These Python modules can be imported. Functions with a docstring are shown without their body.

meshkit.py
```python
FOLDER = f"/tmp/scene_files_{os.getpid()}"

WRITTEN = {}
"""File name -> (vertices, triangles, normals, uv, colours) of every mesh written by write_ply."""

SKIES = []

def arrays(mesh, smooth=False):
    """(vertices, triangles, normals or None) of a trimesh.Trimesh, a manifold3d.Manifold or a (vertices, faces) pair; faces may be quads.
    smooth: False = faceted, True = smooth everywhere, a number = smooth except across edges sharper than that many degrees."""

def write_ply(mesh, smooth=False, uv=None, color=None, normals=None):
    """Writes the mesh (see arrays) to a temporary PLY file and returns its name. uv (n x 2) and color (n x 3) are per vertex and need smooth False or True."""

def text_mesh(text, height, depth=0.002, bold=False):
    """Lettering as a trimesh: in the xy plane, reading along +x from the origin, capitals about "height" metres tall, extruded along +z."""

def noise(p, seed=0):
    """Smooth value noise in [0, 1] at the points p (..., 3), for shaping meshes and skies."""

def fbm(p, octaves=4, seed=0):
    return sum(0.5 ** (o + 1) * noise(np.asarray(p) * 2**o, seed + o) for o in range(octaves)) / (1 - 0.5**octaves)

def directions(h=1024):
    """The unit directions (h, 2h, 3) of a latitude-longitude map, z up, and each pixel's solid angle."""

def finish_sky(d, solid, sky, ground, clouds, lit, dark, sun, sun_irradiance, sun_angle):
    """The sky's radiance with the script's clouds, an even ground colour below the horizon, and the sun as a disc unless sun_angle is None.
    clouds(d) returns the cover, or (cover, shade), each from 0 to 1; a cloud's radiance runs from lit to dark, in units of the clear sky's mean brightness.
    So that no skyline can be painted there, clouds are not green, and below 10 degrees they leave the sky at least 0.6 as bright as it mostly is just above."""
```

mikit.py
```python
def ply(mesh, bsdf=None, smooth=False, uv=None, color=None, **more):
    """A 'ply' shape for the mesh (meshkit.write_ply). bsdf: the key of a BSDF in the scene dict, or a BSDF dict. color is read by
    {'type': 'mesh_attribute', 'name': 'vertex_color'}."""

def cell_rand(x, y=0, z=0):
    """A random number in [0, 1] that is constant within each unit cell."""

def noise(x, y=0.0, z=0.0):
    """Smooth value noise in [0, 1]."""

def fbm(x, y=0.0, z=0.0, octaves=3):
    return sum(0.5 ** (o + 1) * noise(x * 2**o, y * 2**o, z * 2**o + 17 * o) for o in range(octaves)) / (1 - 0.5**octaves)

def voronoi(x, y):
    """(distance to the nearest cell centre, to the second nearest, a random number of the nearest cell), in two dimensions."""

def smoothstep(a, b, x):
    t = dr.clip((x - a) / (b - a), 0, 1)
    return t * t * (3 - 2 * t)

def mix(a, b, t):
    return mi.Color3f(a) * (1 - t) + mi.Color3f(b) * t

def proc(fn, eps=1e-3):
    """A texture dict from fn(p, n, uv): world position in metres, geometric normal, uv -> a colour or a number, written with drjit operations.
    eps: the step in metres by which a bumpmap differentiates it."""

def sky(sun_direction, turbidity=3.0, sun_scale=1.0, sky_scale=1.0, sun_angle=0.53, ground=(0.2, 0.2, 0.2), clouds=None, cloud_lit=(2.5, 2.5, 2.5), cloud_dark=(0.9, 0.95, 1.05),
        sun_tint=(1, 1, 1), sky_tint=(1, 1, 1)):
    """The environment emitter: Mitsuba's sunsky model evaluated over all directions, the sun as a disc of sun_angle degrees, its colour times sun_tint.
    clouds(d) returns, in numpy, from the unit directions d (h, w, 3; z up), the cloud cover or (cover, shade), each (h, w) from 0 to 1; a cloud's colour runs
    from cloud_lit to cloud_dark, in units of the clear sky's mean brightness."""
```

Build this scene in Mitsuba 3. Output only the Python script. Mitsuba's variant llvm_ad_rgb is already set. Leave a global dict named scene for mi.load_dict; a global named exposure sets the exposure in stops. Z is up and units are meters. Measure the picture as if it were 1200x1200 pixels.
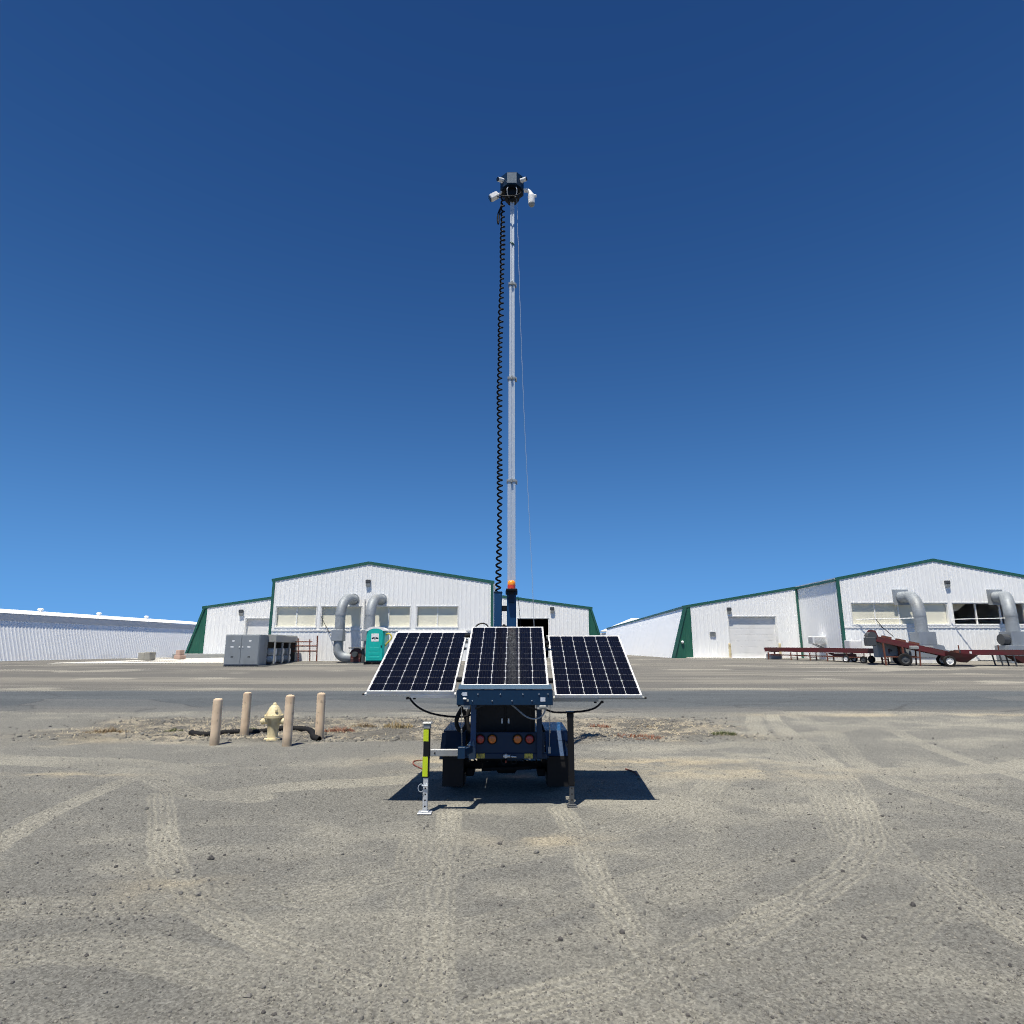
import math, random
import numpy as np, trimesh, mitsuba as mi, drjit as dr
import mikit, meshkit
from mikit import proc, noise, fbm, voronoi, smoothstep, mix, cell_rand
from shapely.geometry import Polygon, box as sbox
from shapely.ops import unary_union

random.seed(7)
rng = np.random.default_rng(11)
T = mi.ScalarTransform4f
PI = math.pi

# ------------------------------------------------------------------ camera, sky, exposure
EYE = 1.72
PITCH = math.radians(12.4)
FPX = 727.7                      # focal length in pixels of a 1200 wide picture
SUN = (-0.150, -0.345, 0.926)
exposure = 1.62
scene, labels = {}, {}
scene['camera'] = {'type': 'perspective', 'fov': 2 * math.degrees(math.atan(600 / FPX)), 'fov_axis': 'x', 'near_clip': 0.05, 'far_clip': 5000.0,
                   'to_world': T().look_at(origin=[0, 0, EYE], target=[0, math.cos(PITCH), EYE + math.sin(PITCH)], up=[0, 0, 1])}
def horizon_haze(d):      # the pale dry haze that lies all round the horizon
    el = np.degrees(np.arcsin(np.clip(d[..., 2], -1, 1)))
    return .85 * np.exp(-np.maximum(el, 0) / 10.0)
scene['sky_light'] = mikit.sky(SUN, turbidity=2.5, ground=(0.14, 0.135, 0.125), sky_tint=(0.42, 0.88, 1.42), sky_scale=0.50, sun_scale=1.3, sun_tint=(0.90, 1.0, 1.12), clouds=horizon_haze, cloud_lit=(1.15, 3.2, 6.7))

# ------------------------------------------------------------------ ground shape
def sstep(a, b, x):
    t = np.clip((np.asarray(x, float) - a) / (b - a), 0, 1)
    return t * t * (3 - 2 * t)

def gz(x, y):
    """Height of the yard: level near the trailer, rising gently towards the warehouses."""
    x = np.asarray(x, float); y = np.asarray(y, float)
    r = np.interp(y, [15.5, 17, 24, 42, 48, 60, 5000], [0, .02, .22, .92, 1.02, 1.02, 1.0])
    return r * (1 - .36 * sstep(22, 46, -x))

def ray(px, py):
    a, b = (px - 600) / FPX, (600 - py) / FPX
    return np.array([a, math.cos(PITCH) - b * math.sin(PITCH), math.sin(PITCH) + b * math.cos(PITCH)])

def G(px, py):
    """Where the photograph's line of sight meets the yard."""
    d = ray(px, py); t = np.geomspace(2, 400, 20000) / d[1]
    h = EYE + d[2] * t - gz(d[0] * t, d[1] * t)
    k = int(np.argmax(h < 0)) if (h < 0).any() else len(t) - 1
    p = d * t[k]
    return np.array([p[0], p[1], float(gz(p[0], p[1]))])

def at(px, py, Y):
    d = ray(px, py); p = d * (Y / d[1]); p[2] += EYE
    return p

# ------------------------------------------------------------------ helpers
used = {}
def numbered(key):
    n = used.get(key, 0); used[key] = n + 1
    return key if n == 0 else f'{key}_{n:03d}'

def thing(name, label, cat, group=None):
    key = numbered(name)
    labels[key] = {'label': label, 'category': cat}
    if group: labels[key]['group'] = group
    return key

def obj(name, mesh, mat, parent=None, smooth=False, label=None, **more):
    key = numbered((parent + '__' if parent else '') + name)
    if isinstance(mesh, list): mesh = cat(mesh)
    scene[key] = mikit.ply(mesh, 'mat_' + mat, smooth=smooth, **more)
    if label: labels[key] = {'label': label}
    return key

def put(key, mesh, mat, smooth=False, **more):
    """The thing's own mesh."""
    if isinstance(mesh, list): mesh = cat(mesh)
    scene[key] = mikit.ply(mesh, 'mat_' + mat, smooth=smooth, **more)

def struct(name, mesh, mat, smooth=False, label=None, kind='structure', **more):
    key = obj(name, mesh, mat, None, smooth, **more)
    labels[key] = {'kind': kind}
    if label: labels[key].update(label=label, category=name.replace('_', ' '))
    return key

def cat(ms):
    return trimesh.util.concatenate([m if isinstance(m, trimesh.Trimesh) else trimesh.Trimesh(*m, process=False) for m in ms])

def mesh(v, f):
    return trimesh.Trimesh(np.asarray(v, float), np.asarray(f, int), process=False)

def bx(x0, x1, y0, y1, z0, z1, b=0.0):
    """A box, its edges chamfered by b."""
    lo, hi = np.array([x0, y0, z0], float), np.array([x1, y1, z1], float)
    if b <= 0:
        m = trimesh.creation.box(hi - lo); m.apply_translation((lo + hi) / 2); return m
    b = min(b, .49 * float((hi - lo).min()))
    pts = []
    for s in np.ndindex(2, 2, 2):
        c = np.where(s, hi, lo); d = np.where(s, -1, 1) * b
        for k in range(3):
            q = c + d; q[k] = c[k]; pts.append(q)
    return trimesh.convex.convex_hull(np.array(pts))

def cyl(p0, p1, r, n=16, r1=None):
    p0, p1 = np.asarray(p0, float), np.asarray(p1, float)
    return tube([p0, p1], [r, r if r1 is None else r1], n)

def tube(pts, r, n=8, caps=True, square=False):
    p = np.asarray(pts, float); m = len(p)
    r = np.broadcast_to(np.asarray(r, float), (m,))
    t = np.gradient(p, axis=0); t /= np.linalg.norm(t, axis=1, keepdims=True) + 1e-12
    a = np.cross(t[0], [0, 0, 1.0] if abs(t[0][2]) < .9 else [0, 1.0, 0]); a /= np.linalg.norm(a)
    A = [a]
    for k in range(1, m):
        a = A[-1] - t[k] * (A[-1] @ t[k]); A.append(a / (np.linalg.norm(a) + 1e-12))
    A = np.array(A); B = np.cross(t, A)
    ang = np.arange(n) * 2 * PI / n + (PI / n if square else 0)
    v = p[:, None] + r[:, None, None] * (np.cos(ang)[None, :, None] * A[:, None] + np.sin(ang)[None, :, None] * B[:, None])
    i, j = np.meshgrid(np.arange(m - 1), np.arange(n), indexing='ij'); k = (j + 1) % n
    q = np.stack([i * n + j, i * n + k, (i + 1) * n + k, (i + 1) * n + j], -1).reshape(-1, 4)
    f = [q[:, [0, 1, 2]], q[:, [0, 2, 3]]]
    v = v.reshape(-1, 3)
    if caps:
        v = np.vstack([v, p[0], p[-1]]); c0, c1 = m * n, m * n + 1
        jj = np.arange(n); kk = (jj + 1) % n
        f += [np.stack([np.full(n, c0), kk, jj], 1), np.stack([np.full(n, c1), (m - 1) * n + jj, (m - 1) * n + kk], 1)]
    return mesh(v, np.vstack(f))

def beam(p0, p1, w, h=None, up=(0, 0, 1)):
    """A rectangular bar from p0 to p1: w across, h along up."""
    h = w if h is None else h
    p0, p1 = np.asarray(p0, float), np.asarray(p1, float)
    t = (p1 - p0) / np.linalg.norm(p1 - p0); up = np.asarray(up, float)
    if abs(t @ up) > .98: up = np.array([0, 1.0, 0])
    a = np.cross(t, up); a /= np.linalg.norm(a); b = np.cross(a, t)
    c = [(-1, -1), (1, -1), (1, 1), (-1, 1)]
    v = [p + a * w / 2 * s + b * h / 2 * q for p in (p0, p1) for s, q in c]
    f = [[0, 1, 2], [0, 2, 3], [4, 6, 5], [4, 7, 6]]
    for k in range(4):
        l = (k + 1) % 4
        f += [[k, k + 4, l + 4], [k, l + 4, l]]
    m = mesh(v, f); m.fix_normals(); return m

def lathe(profile, n=24, o=(0, 0, 0)):
    """Profile of (radius, height), turned about z."""
    p = np.asarray(profile, float)
    m = trimesh.creation.revolve(p, sections=n); m.apply_translation(o); m.fix_normals(); return m

def extr(poly, d, U, V, O):
    """A shapely polygon in the plane O + u U + v V, given thickness d along U x V."""
    m = trimesh.creation.extrude_polygon(poly, d, engine='earcut')
    U, V = np.asarray(U, float), np.asarray(V, float); N = np.cross(U, V)
    M = np.eye(4); M[:3, 0], M[:3, 1], M[:3, 2], M[:3, 3] = U, V, N, O
    m.apply_transform(M); return m

def moved(m, M):
    m = m.copy(); m.apply_transform(M); return m

def bez(pts, n=16):
    """Smooth curve through the points."""
    from scipy.interpolate import CubicSpline
    p = np.asarray(pts, float)
    s = np.r_[0, np.cumsum(np.linalg.norm(np.diff(p, axis=0), axis=1))]
    return CubicSpline(s, p)(np.linspace(0, s[-1], n))

# ------------------------------------------------------------------ materials
def two(b): return {'type': 'twosided', 'b': b}
def rgb(c): return {'type': 'rgb', 'value': list(map(float, c))}
def mat(key, color, rough=.5, metal=0.0, spec=.5, coat=0.0, bump=None, **k):
    b = {'type': 'principled', 'base_color': color if isinstance(color, dict) else rgb(color), 'roughness': rough, 'metallic': metal, 'specular': spec, **k}
    if coat: b['clearcoat'] = coat; b['clearcoat_gloss'] = .9
    if bump: b = {'type': 'bumpmap', 'nested': b, 't': proc(bump[0], bump[2] if len(bump) > 2 else 2e-3), 'scale': bump[1]}
    scene['mat_' + key] = two(b)

def lin(r, g, b):
    f = lambda v: ((v / 255 + .055) / 1.055) ** 2.4 if v > 10 else v / 255 / 12.92
    return (f(r), f(g), f(b))

def worn(base, dirt, scale=2.0, amount=.35):
    """Paint with irregular dirt, a little streaked downwards."""
    def fn(p, n, uv):
        m = fbm(p.x * scale, p.y * scale, p.z * scale * .35, 4)
        g = fbm(p.x * scale * 9 + 7, p.y * scale * 9, p.z * scale * 5, 2)
        return mix(base, dirt, smoothstep(.5, .8, m) * amount + smoothstep(.55, .9, g) * amount * .4)
    return proc(fn)

def siding_fn(p, n, uv):
    sheet = cell_rand(p.x / .91 + 300, p.y / .91 + 300, 5)
    streak = fbm(p.x * 1.1 + p.y * 1.1, p.z * .12, 3.0, 2)
    low = smoothstep(1.9, .8, p.z) * fbm(p.x * 1.3, p.y * 1.3, p.z * 2.0, 3)
    c = mix((.88, .885, .875), (.80, .81, .79), smoothstep(.45, .85, streak) * .4 + .1 * (sheet - .5))
    return mix(c, (.50, .46, .38), smoothstep(.3, .8, low) * .22)
mat('white_siding', proc(siding_fn), .42, spec=.4)
mat('white_roof', worn((.83, .83, .81), (.66, .66, .62), .6, .4), .5)
mat('grey_fascia', (.60, .61, .62), .5)
mat('white_trim', worn((.78, .78, .76), (.55, .53, .48), 1.5, .3), .45)
mat('cream_board', worn((.72, .70, .58), (.56, .53, .42), .8, .35), .6)
mat('green_trim', worn((.018, .10, .075), (.05, .12, .10), 2.0, .5), .45)
mat('green_siding', worn((.016, .105, .066), (.04, .13, .09), 1.2, .5), .45)
mat('door_white', worn((.76, .76, .75), (.58, .57, .54), 1.1, .3), .45)
mat('dark_steel', (.06, .065, .07), .5)
mat('inside_dark', (.10, .09, .08), .8)
mat('concrete', worn((.50, .48, .43), (.33, .31, .27), 1.0, .8), .85)
def zinc_fn(p, n, uv):
    d1, d2, w = voronoi(p.x * 14 + p.y * 14, p.z * 14 + p.y * 3)
    g = fbm(p.x * 1.5, p.y * 1.5, p.z * 1.1, 3)
    return mix(mix((.29, .32, .345), (.36, .39, .415), w * .8), (.25, .25, .24), smoothstep(.5, .8, g) * .5)
mat('galvanised', proc(zinc_fn), .6, metal=.3)
mat('zinc_box', worn((.33, .36, .39), (.24, .25, .25), 1.4, .5), .45, metal=.35)
mat('unit_grey', worn((.24, .265, .285), (.17, .18, .18), 1.6, .5), .45)
mat('unit_top', worn((.30, .31, .30), (.22, .22, .20), 1.6, .5), .45)
mat('rust', worn((.16, .055, .035), (.07, .03, .022), 5.0, .9), .8)
def red_fn(p, n, uv):
    m = fbm(p.x * 1.7, p.y * 1.7, p.z * 3, 4); g = fbm(p.x * 11, p.y * 11, p.z * 11, 2)
    c = mix((.105, .014, .017), (.075, .026, .022), smoothstep(.4, .7, m))
    return mix(c, (.06, .036, .028), smoothstep(.62, .8, g) * .6)
mat('conveyor_red', proc(red_fn), .55)
mat('black_rubber', worn((.010, .010, .011), (.03, .028, .024), 5.0, .4), .75, spec=.3)
mat('tyre_rubber', worn((.010, .010, .010), (.04, .036, .03), 6.0, .5), .85)
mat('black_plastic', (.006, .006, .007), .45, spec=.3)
mat('cable_black', (.006, .006, .008), .5, spec=.2)
mat('white_plastic', (.80, .80, .79), .3)
mat('white_paint', (.72, .72, .70), .4)
mat('blue_paint', worn((.004, .046, .135), (.012, .05, .11), 4.0, .35), .38)
mat('blue_panel', (.065, .11, .16), .4)
mat('dark_blue_paint', worn((.003, .022, .058), (.008, .020, .034), 5.0, .4), .42, spec=.3)
mat('aluminium', (.60, .65, .69), .34, metal=.45)
mat('aluminium_dull', (.60, .62, .63), .42, metal=.85)
mat('frame_white', worn((.72, .72, .70), (.58, .56, .52), 6.0, .4), .4)
mat('galv_leg', worn((.62, .64, .66), (.45, .46, .46), 9.0, .4), .4, metal=.5)
mat('galv_dull', worn((.32, .33, .33), (.22, .22, .21), 9.0, .5), .45, metal=.4)
mat('tape_yellow', (.50, .62, .02), .3)
mat('sticker_yellow', worn((.50, .42, .06), (.05, .05, .04), 40.0, .8), .4)
mat('sticker_pale', (.45, .50, .58), .4)
mat('red_lens', (.30, .010, .008), .12, coat=1.0)
mat('amber_lens', (.50, .12, .006), .12, coat=1.0)
mat('red_beacon', (.75, .05, .005), .15, coat=1.0)
mat('orange_beacon', (.95, .30, .01), .15, coat=1.0)
mat('lens_dark', (.004, .004, .005), .08, coat=1.0)
def cell_fn(p, n, uv):
    u = uv.x * 5; u = u - dr.floor(u)
    bus = 1 - smoothstep(.02, .05, dr.abs(u - .5))
    g = cell_rand(uv.y * 60, 3)
    tone = fbm(p.x * 4, p.y * 4, p.z * 4, 2)
    return mix(mix((.002, .002, .005), (.0045, .0045, .009), tone), (.10, .10, .11), bus * .25)
scene['mat_solar_cell'] = {'type': 'roughplastic', 'distribution': 'ggx', 'alpha': .02, 'int_ior': 1.30, 'diffuse_reflectance': proc(cell_fn)}
scene['mat_back_sheet'] = {'type': 'roughplastic', 'distribution': 'ggx', 'alpha': .02, 'int_ior': 1.38, 'diffuse_reflectance': rgb((.62, .63, .65))}
def post_fn(p, n, uv):
    m = fbm(p.x * 6, p.y * 6, p.z * 5, 4); g = fbm(p.x * 28, p.y * 28, p.z * 16, 3)
    c = mix((.72, .56, .39), (.62, .47, .32), smoothstep(.4, .7, m))
    c = mix(c, (.26, .20, .14), smoothstep(.66, .78, g) * .6)
    return mix(c, (.24, .20, .15), smoothstep(.20, .02, p.z - .06 * fbm(p.x * 14, p.y * 14, 3.0, 2)) * .6)
mat('bollard_paint', proc(post_fn), .55)
mat('hydrant_paint', worn((.70, .60, .36), (.42, .32, .17), 9.0, .9), .5)
mat('teal_plastic', worn((.006, .44, .38), (.02, .34, .30), 2.0, .4), .4)
mat('yellow_hose', (.62, .52, .06), .5)
mat('block_grey', worn((.34, .33, .29), (.2, .19, .17), 4.0, .6), .9)
mat('pink_crate', worn((.50, .35, .28), (.36, .25, .20), 4.0, .5), .7)
mat('cord_red', (.22, .07, .045), .6)

# ------------------------------------------------------------------ ground colours
TRACKS = [  # wheel tracks of dust, as way-points of the photograph's lines of sight on the yard, half width in metres, strength
    ([(528, 952), (518, 1010), (511, 1080), (506, 1150), (502, 1230)], .13, .75),
    ([(487, 985), (477, 1060), (468, 1140), (460, 1230)], .15, .55),
    ([(655, 948), (688, 1005), (712, 1055), (752, 1112), (806, 1180), (850, 1230)], .13, .8),
    ([(850, 903), (800, 945), (745, 968), (660, 990), (560, 1008), (450, 1030), (360, 1050)], .22, .6),
    ([(1215, 893), (1090, 903), (980, 905), (880, 908), (760, 897)], .30, .55),
    ([(884, 838), (925, 890), (965, 930), (1000, 985)], .20, .6),
    ([(905, 838), (955, 880), (1000, 925), (1016, 965), (1013, 1000), (965, 1040), (885, 1085), (790, 1128), (690, 1160), (560, 1190)], .17, .75),
    ([(925, 838), (1005, 893), (1090, 930), (1215, 962)], .20, .5),
    ([(1070, 835), (1010, 850), (900, 868), (770, 880)], .25, .4),
    ([(1095, 1015), (1140, 1055), (1215, 1105)], .16, .7),
    ([(830, 1005), (760, 1030), (650, 1060), (560, 1085), (440, 1100)], .16, .4),
    ([(188, 930), (190, 975), (200, 1020), (225, 1055), (330, 1110), (420, 1150)], .14, .65),
    ([(-20, 1000), (50, 958), (120, 925), (205, 900), (260, 896)], .14, .5),
    ([(-20, 893), (110, 897), (170, 905), (230, 930), (300, 935)], .24, .5),
    ([(230, 905), (150, 892), (60, 889), (-20, 886)], .20, .45),
    ([(250, 932), (340, 922), (440, 916), (530, 902)], .28, .55),
    ([(420, 1040), (270, 1052), (120, 1062), (-20, 1066)], .2, .45),
    ([(840, 920), (825, 950), (830, 985)], .12, .5),
    ([(898, 838), (925, 868), (960, 905), (1020, 960), (1060, 1010)], .14, .55),
    ([(1015, 838), (1060, 862), (1130, 890), (1215, 915)], .16, .5),
    ([(1215, 985), (1100, 975), (1000, 985), (900, 1010), (780, 1050)], .18, .4),
    ([(870, 1230), (960, 1150), (1060, 1090), (1110, 1040), (1120, 1000)], .15, .45),
    ([(-20, 1120), (120, 1110), (260, 1135), (420, 1190)], .2, .4),
    ([(1000, 1230), (1010, 1150), (1005, 1090)], .14, .35),
    ([(640, 1190), (760, 1165), (900, 1120), (1010, 1085), (1215, 1060)], .2, .4),
]
SEGS = []
for pts, w, s in TRACKS:
    q = np.array([G(*p)[:2] for p in pts]); q = bez(q, 2 * len(q) - 1)
    SEGS += [(q[k], q[k + 1], w, s) for k in range(len(q) - 1)]
PATCHES = [(G(520, 893), 1.1, .7, .9), (G(600, 905), 1.6, .6, .6), (G(770, 893), 1.7, .35, 1.0), (G(850, 905), 2.2, .5, .7), (G(640, 985), .6, .25, .7), (G(205, 1035), .45, .4, .5), (G(75, 908), 1.0, .22, .7),
           (G(120, 868), 1.0, .35, .8), (G(910, 838), 1.0, .35, .7), (G(1015, 838), 1.4, .35, .8), (G(1170, 838), 1.6, .3, .6), (G(240, 862), 2.4, .5, .5)]

def gravel_color(p, n, uv):
    x, y = p.x, p.y
    fine = fbm(x * 75, y * 75, 1.0, 3)
    d1, d2, w = voronoi(x * 80, y * 80)
    e1, e2, v = voronoi(x * 30 + 3, y * 30)
    big = fbm(x * .35 + .25 * y, y * .8, 2.0, 4)
    mid = fbm(x * 1.6, y * 2.2, 5.0, 3)
    base = mix((.120, .119, .109), (.164, .161, .145), big * .6 + mid * .4)
    dust = smoothstep(.48, .76, big * .55 + mid * .45) * .42
    near, tread = mi.Float(0), mi.Float(0)
    wob = (fbm(x * 5, y * 5, 9.0, 3) - .5) * .06
    for a, b, hw, s in SEGS:
        dx, dy = float(b[0] - a[0]), float(b[1] - a[1]); L2 = dx * dx + dy * dy
        t = dr.clip(((x - float(a[0])) * dx + (y - float(a[1])) * dy) / L2, 0, 1)
        d = dr.sqrt(dr.square(x - float(a[0]) - t * dx) + dr.square(y - float(a[1]) - t * dy)) + wob
        m = (1 - smoothstep(hw * .78, hw * 1.16, d)) * s
        tread = dr.select(m > near, d, tread)
        near = dr.maximum(near, m)
    stripes = .5 + .5 * dr.cos(tread * (2 * PI / .062))
    dust = dr.maximum(dust, near * (.42 + .60 * smoothstep(.30, .70, fbm(x * .8 + 4, y * .8, 11.0, 3)) + .62 * (stripes - .5)) * .74)
    sand = mi.Float(0)
    for c, rx, ry, s in PATCHES:
        r = dr.square((x - float(c[0])) / rx) + dr.square((y - float(c[1])) / ry)
        sand = dr.maximum(sand, s * dr.exp(-r * 1.2))
    sand = sand * smoothstep(.3, .62, mid * .6 + fbm(x * 4, y * 7, 3.0, 3) * .4)
    c = mix(base, (.288, .274, .224), dr.clip(dust, 0, 1))
    c = mix(c, (.33, .285, .20), dr.clip(sand, 0, 1) * .8)
    # the yard beyond the road: old asphalt under streaks of dust
    far = smoothstep(22.5, 25.0, y)
    st = fbm(x * .10 + .03 * y, y * .9, 4.0, 4); s2 = fbm(x * .35, y * 2.2, 6.0, 3)
    cf = mix((.108, .105, .098), (.172, .163, .142), smoothstep(.38, .72, st * .6 + s2 * .4))
    cf = mix(cf, (.30, .285, .24), smoothstep(.66, .78, fbm(x * .22 + 9, y * .7, 8.0, 3)) * .5)
    c = mix(c, cf, far)
    rough = smoothstep(11.8, 13.2, y + (mid - .5) * 1.6) * (1 - smoothstep(15.6, 17.0, y)) * smoothstep(-11.5, -8.5, x + (big - .5) * 4) * (1 - smoothstep(3.8, 6.2, x + (big - .5) * 4))   # the unused strip along the road: coarse, littered
    c = mix(c, mix((.096, .090, .078), (.235, .208, .16), smoothstep(.42, .66, fbm(x * 2.3, y * 3.1, 7.0, 4))), rough * .85)
    speck = (.60 + .8 * fine) * (.74 + .52 * w) * (.95 + .1 * v)
    return c * dr.lerp(speck, .9 + .2 * fine, smoothstep(20, 30, y))
def gravel_bump(p, n, uv):
    d1, d2, w = voronoi(p.x * 75, p.y * 75)
    e1, e2, v = voronoi(p.x * 34, p.y * 34)
    return fbm(p.x * 70, p.y * 70, 0.0, 3) * .5 + (d2 - d1) * w * .5 + smoothstep(.3, .05, e1) * smoothstep(.6, .9, v) * .5
mat('gravel', proc(gravel_color), .95, spec=.15, bump=(gravel_bump, .0045, 2e-3))
def road_color(p, n, uv):
    x, y = p.x, p.y
    st = fbm(x * .06, y * 1.3, 2.0, 4); s2 = fbm(x * .5, y * 2.5, 5.0, 3)
    c = mix((.056, .064, .071), (.088, .096, .101), st * .5 + s2 * .5)
    edge = dr.maximum(smoothstep(19.0, 17.3, y + s2 * 1.1 - .4), smoothstep(22.4, 24.1, y - s2 * 1.2 + .5))
    c = mix(c, (.145, .139, .124), edge * .85)
    band = smoothstep(.35, .05, dr.abs(y - 19.6)) + smoothstep(.35, .05, dr.abs(y - 21.6))      # polished wheel paths
    c = c * (1 - .10 * band)
    c1, c2, cw = voronoi(x * .21 + .3 * fbm(x * .8, y * .8, 0.0, 2), y * .55)
    c = mix(c, (.045, .047, .05), smoothstep(.05, .0, c2 - c1) * .5)
    c = mix(c, (.125, .125, .12), smoothstep(.80, .84, cw) * .35)
    return c * (.75 + .5 * fbm(x * 30, y * 30, 0.0, 2))
mat('asphalt', proc(road_color), .9, spec=.2)
mat('stone', worn((.18, .173, .155), (.10, .096, .088), 30.0, .9), .9)
mat('stone_dark', worn((.085, .08, .075), (.14, .13, .115), 30.0, .9), .85)

# ------------------------------------------------------------------ the ground
def lines(*runs):
    out = []
    for a, b, s in runs: out.append(np.arange(a, b, s))
    return np.concatenate(out)
geo = lambda a, b, n: np.geomspace(a, b, n)
xs = np.concatenate([-geo(60, 900, 24)[::-1], lines((-59, -15, .8), (-15, 15.01, .06), (15.5, 59.5, .8)), geo(60, 900, 24)])
ys = np.concatenate([lines((-60, 2, 3.0), (2, 3, .2), (3, 9, .05), (9, 17.5, .09), (17.5, 50, .5)), geo(50, 1500, 40)])
X, Y = np.meshgrid(xs, ys)
Z = gz(X, Y)
nearw = sstep(2, 3, Y) * (1 - sstep(16.5, 17.5, Y)) * (1 - sstep(14, 15, np.abs(X)))
P3 = np.stack([X, Y, np.zeros_like(X)], -1)
relief = (meshkit.fbm(P3 * [1.1, 1.1, 1], 3, 3) - .5) * .030 + (meshkit.fbm(P3 * [9, 9, 1], 3, 5) - .5) * .008
strip = sstep(11.9, 12.8, Y) * (1 - sstep(16, 17, Y)) * (1 - sstep(4, 6, X)) * sstep(-10.5, -8, X)
relief += strip * ((meshkit.fbm(P3 * [3.5, 3.5, 1], 4, 8) - .45) * .10)
m0 = G(120, 866)
relief += .10 * np.exp(-((X - m0[0]) / .8) ** 2 - ((Y - m0[1]) / .35) ** 2) * (.5 + meshkit.fbm(P3 * 9, 3, 2))
tnear = np.full(X.shape, 9.0); sel = (Y > 2.5) & (Y < 16.5) & (np.abs(X) < 14)      # wheel tracks press in and throw up low edges
xt, yt = X[sel], Y[sel]; dep = np.zeros(len(xt))
for a_, b_, hw_, s_ in SEGS:
    dx_, dy_ = b_ - a_; t_ = np.clip(((xt - a_[0]) * dx_ + (yt - a_[1]) * dy_) / (dx_ * dx_ + dy_ * dy_), 0, 1)
    d_ = np.hypot(xt - a_[0] - t_ * dx_, yt - a_[1] - t_ * dy_)
    dep = np.where(np.abs(dep) > .0001, dep, 0)
    dep = np.minimum(dep, -.014 * s_ * (1 - sstep(hw_ * .8, hw_ * 1.1, d_))) + np.where(dep > -.002, .008 * s_ * np.exp(-((d_ - hw_ * 1.25) / .05) ** 2) * .5, 0)
relief[sel] += .6 * np.clip(dep, -.016, .016)
flat = np.exp(-np.clip(np.hypot((X + .1) / 1.6, (Y - 8.3) / 1.6), 0, 9) ** 4)
relief *= 1 - .7 * flat
Z = Z + nearw * relief
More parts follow.
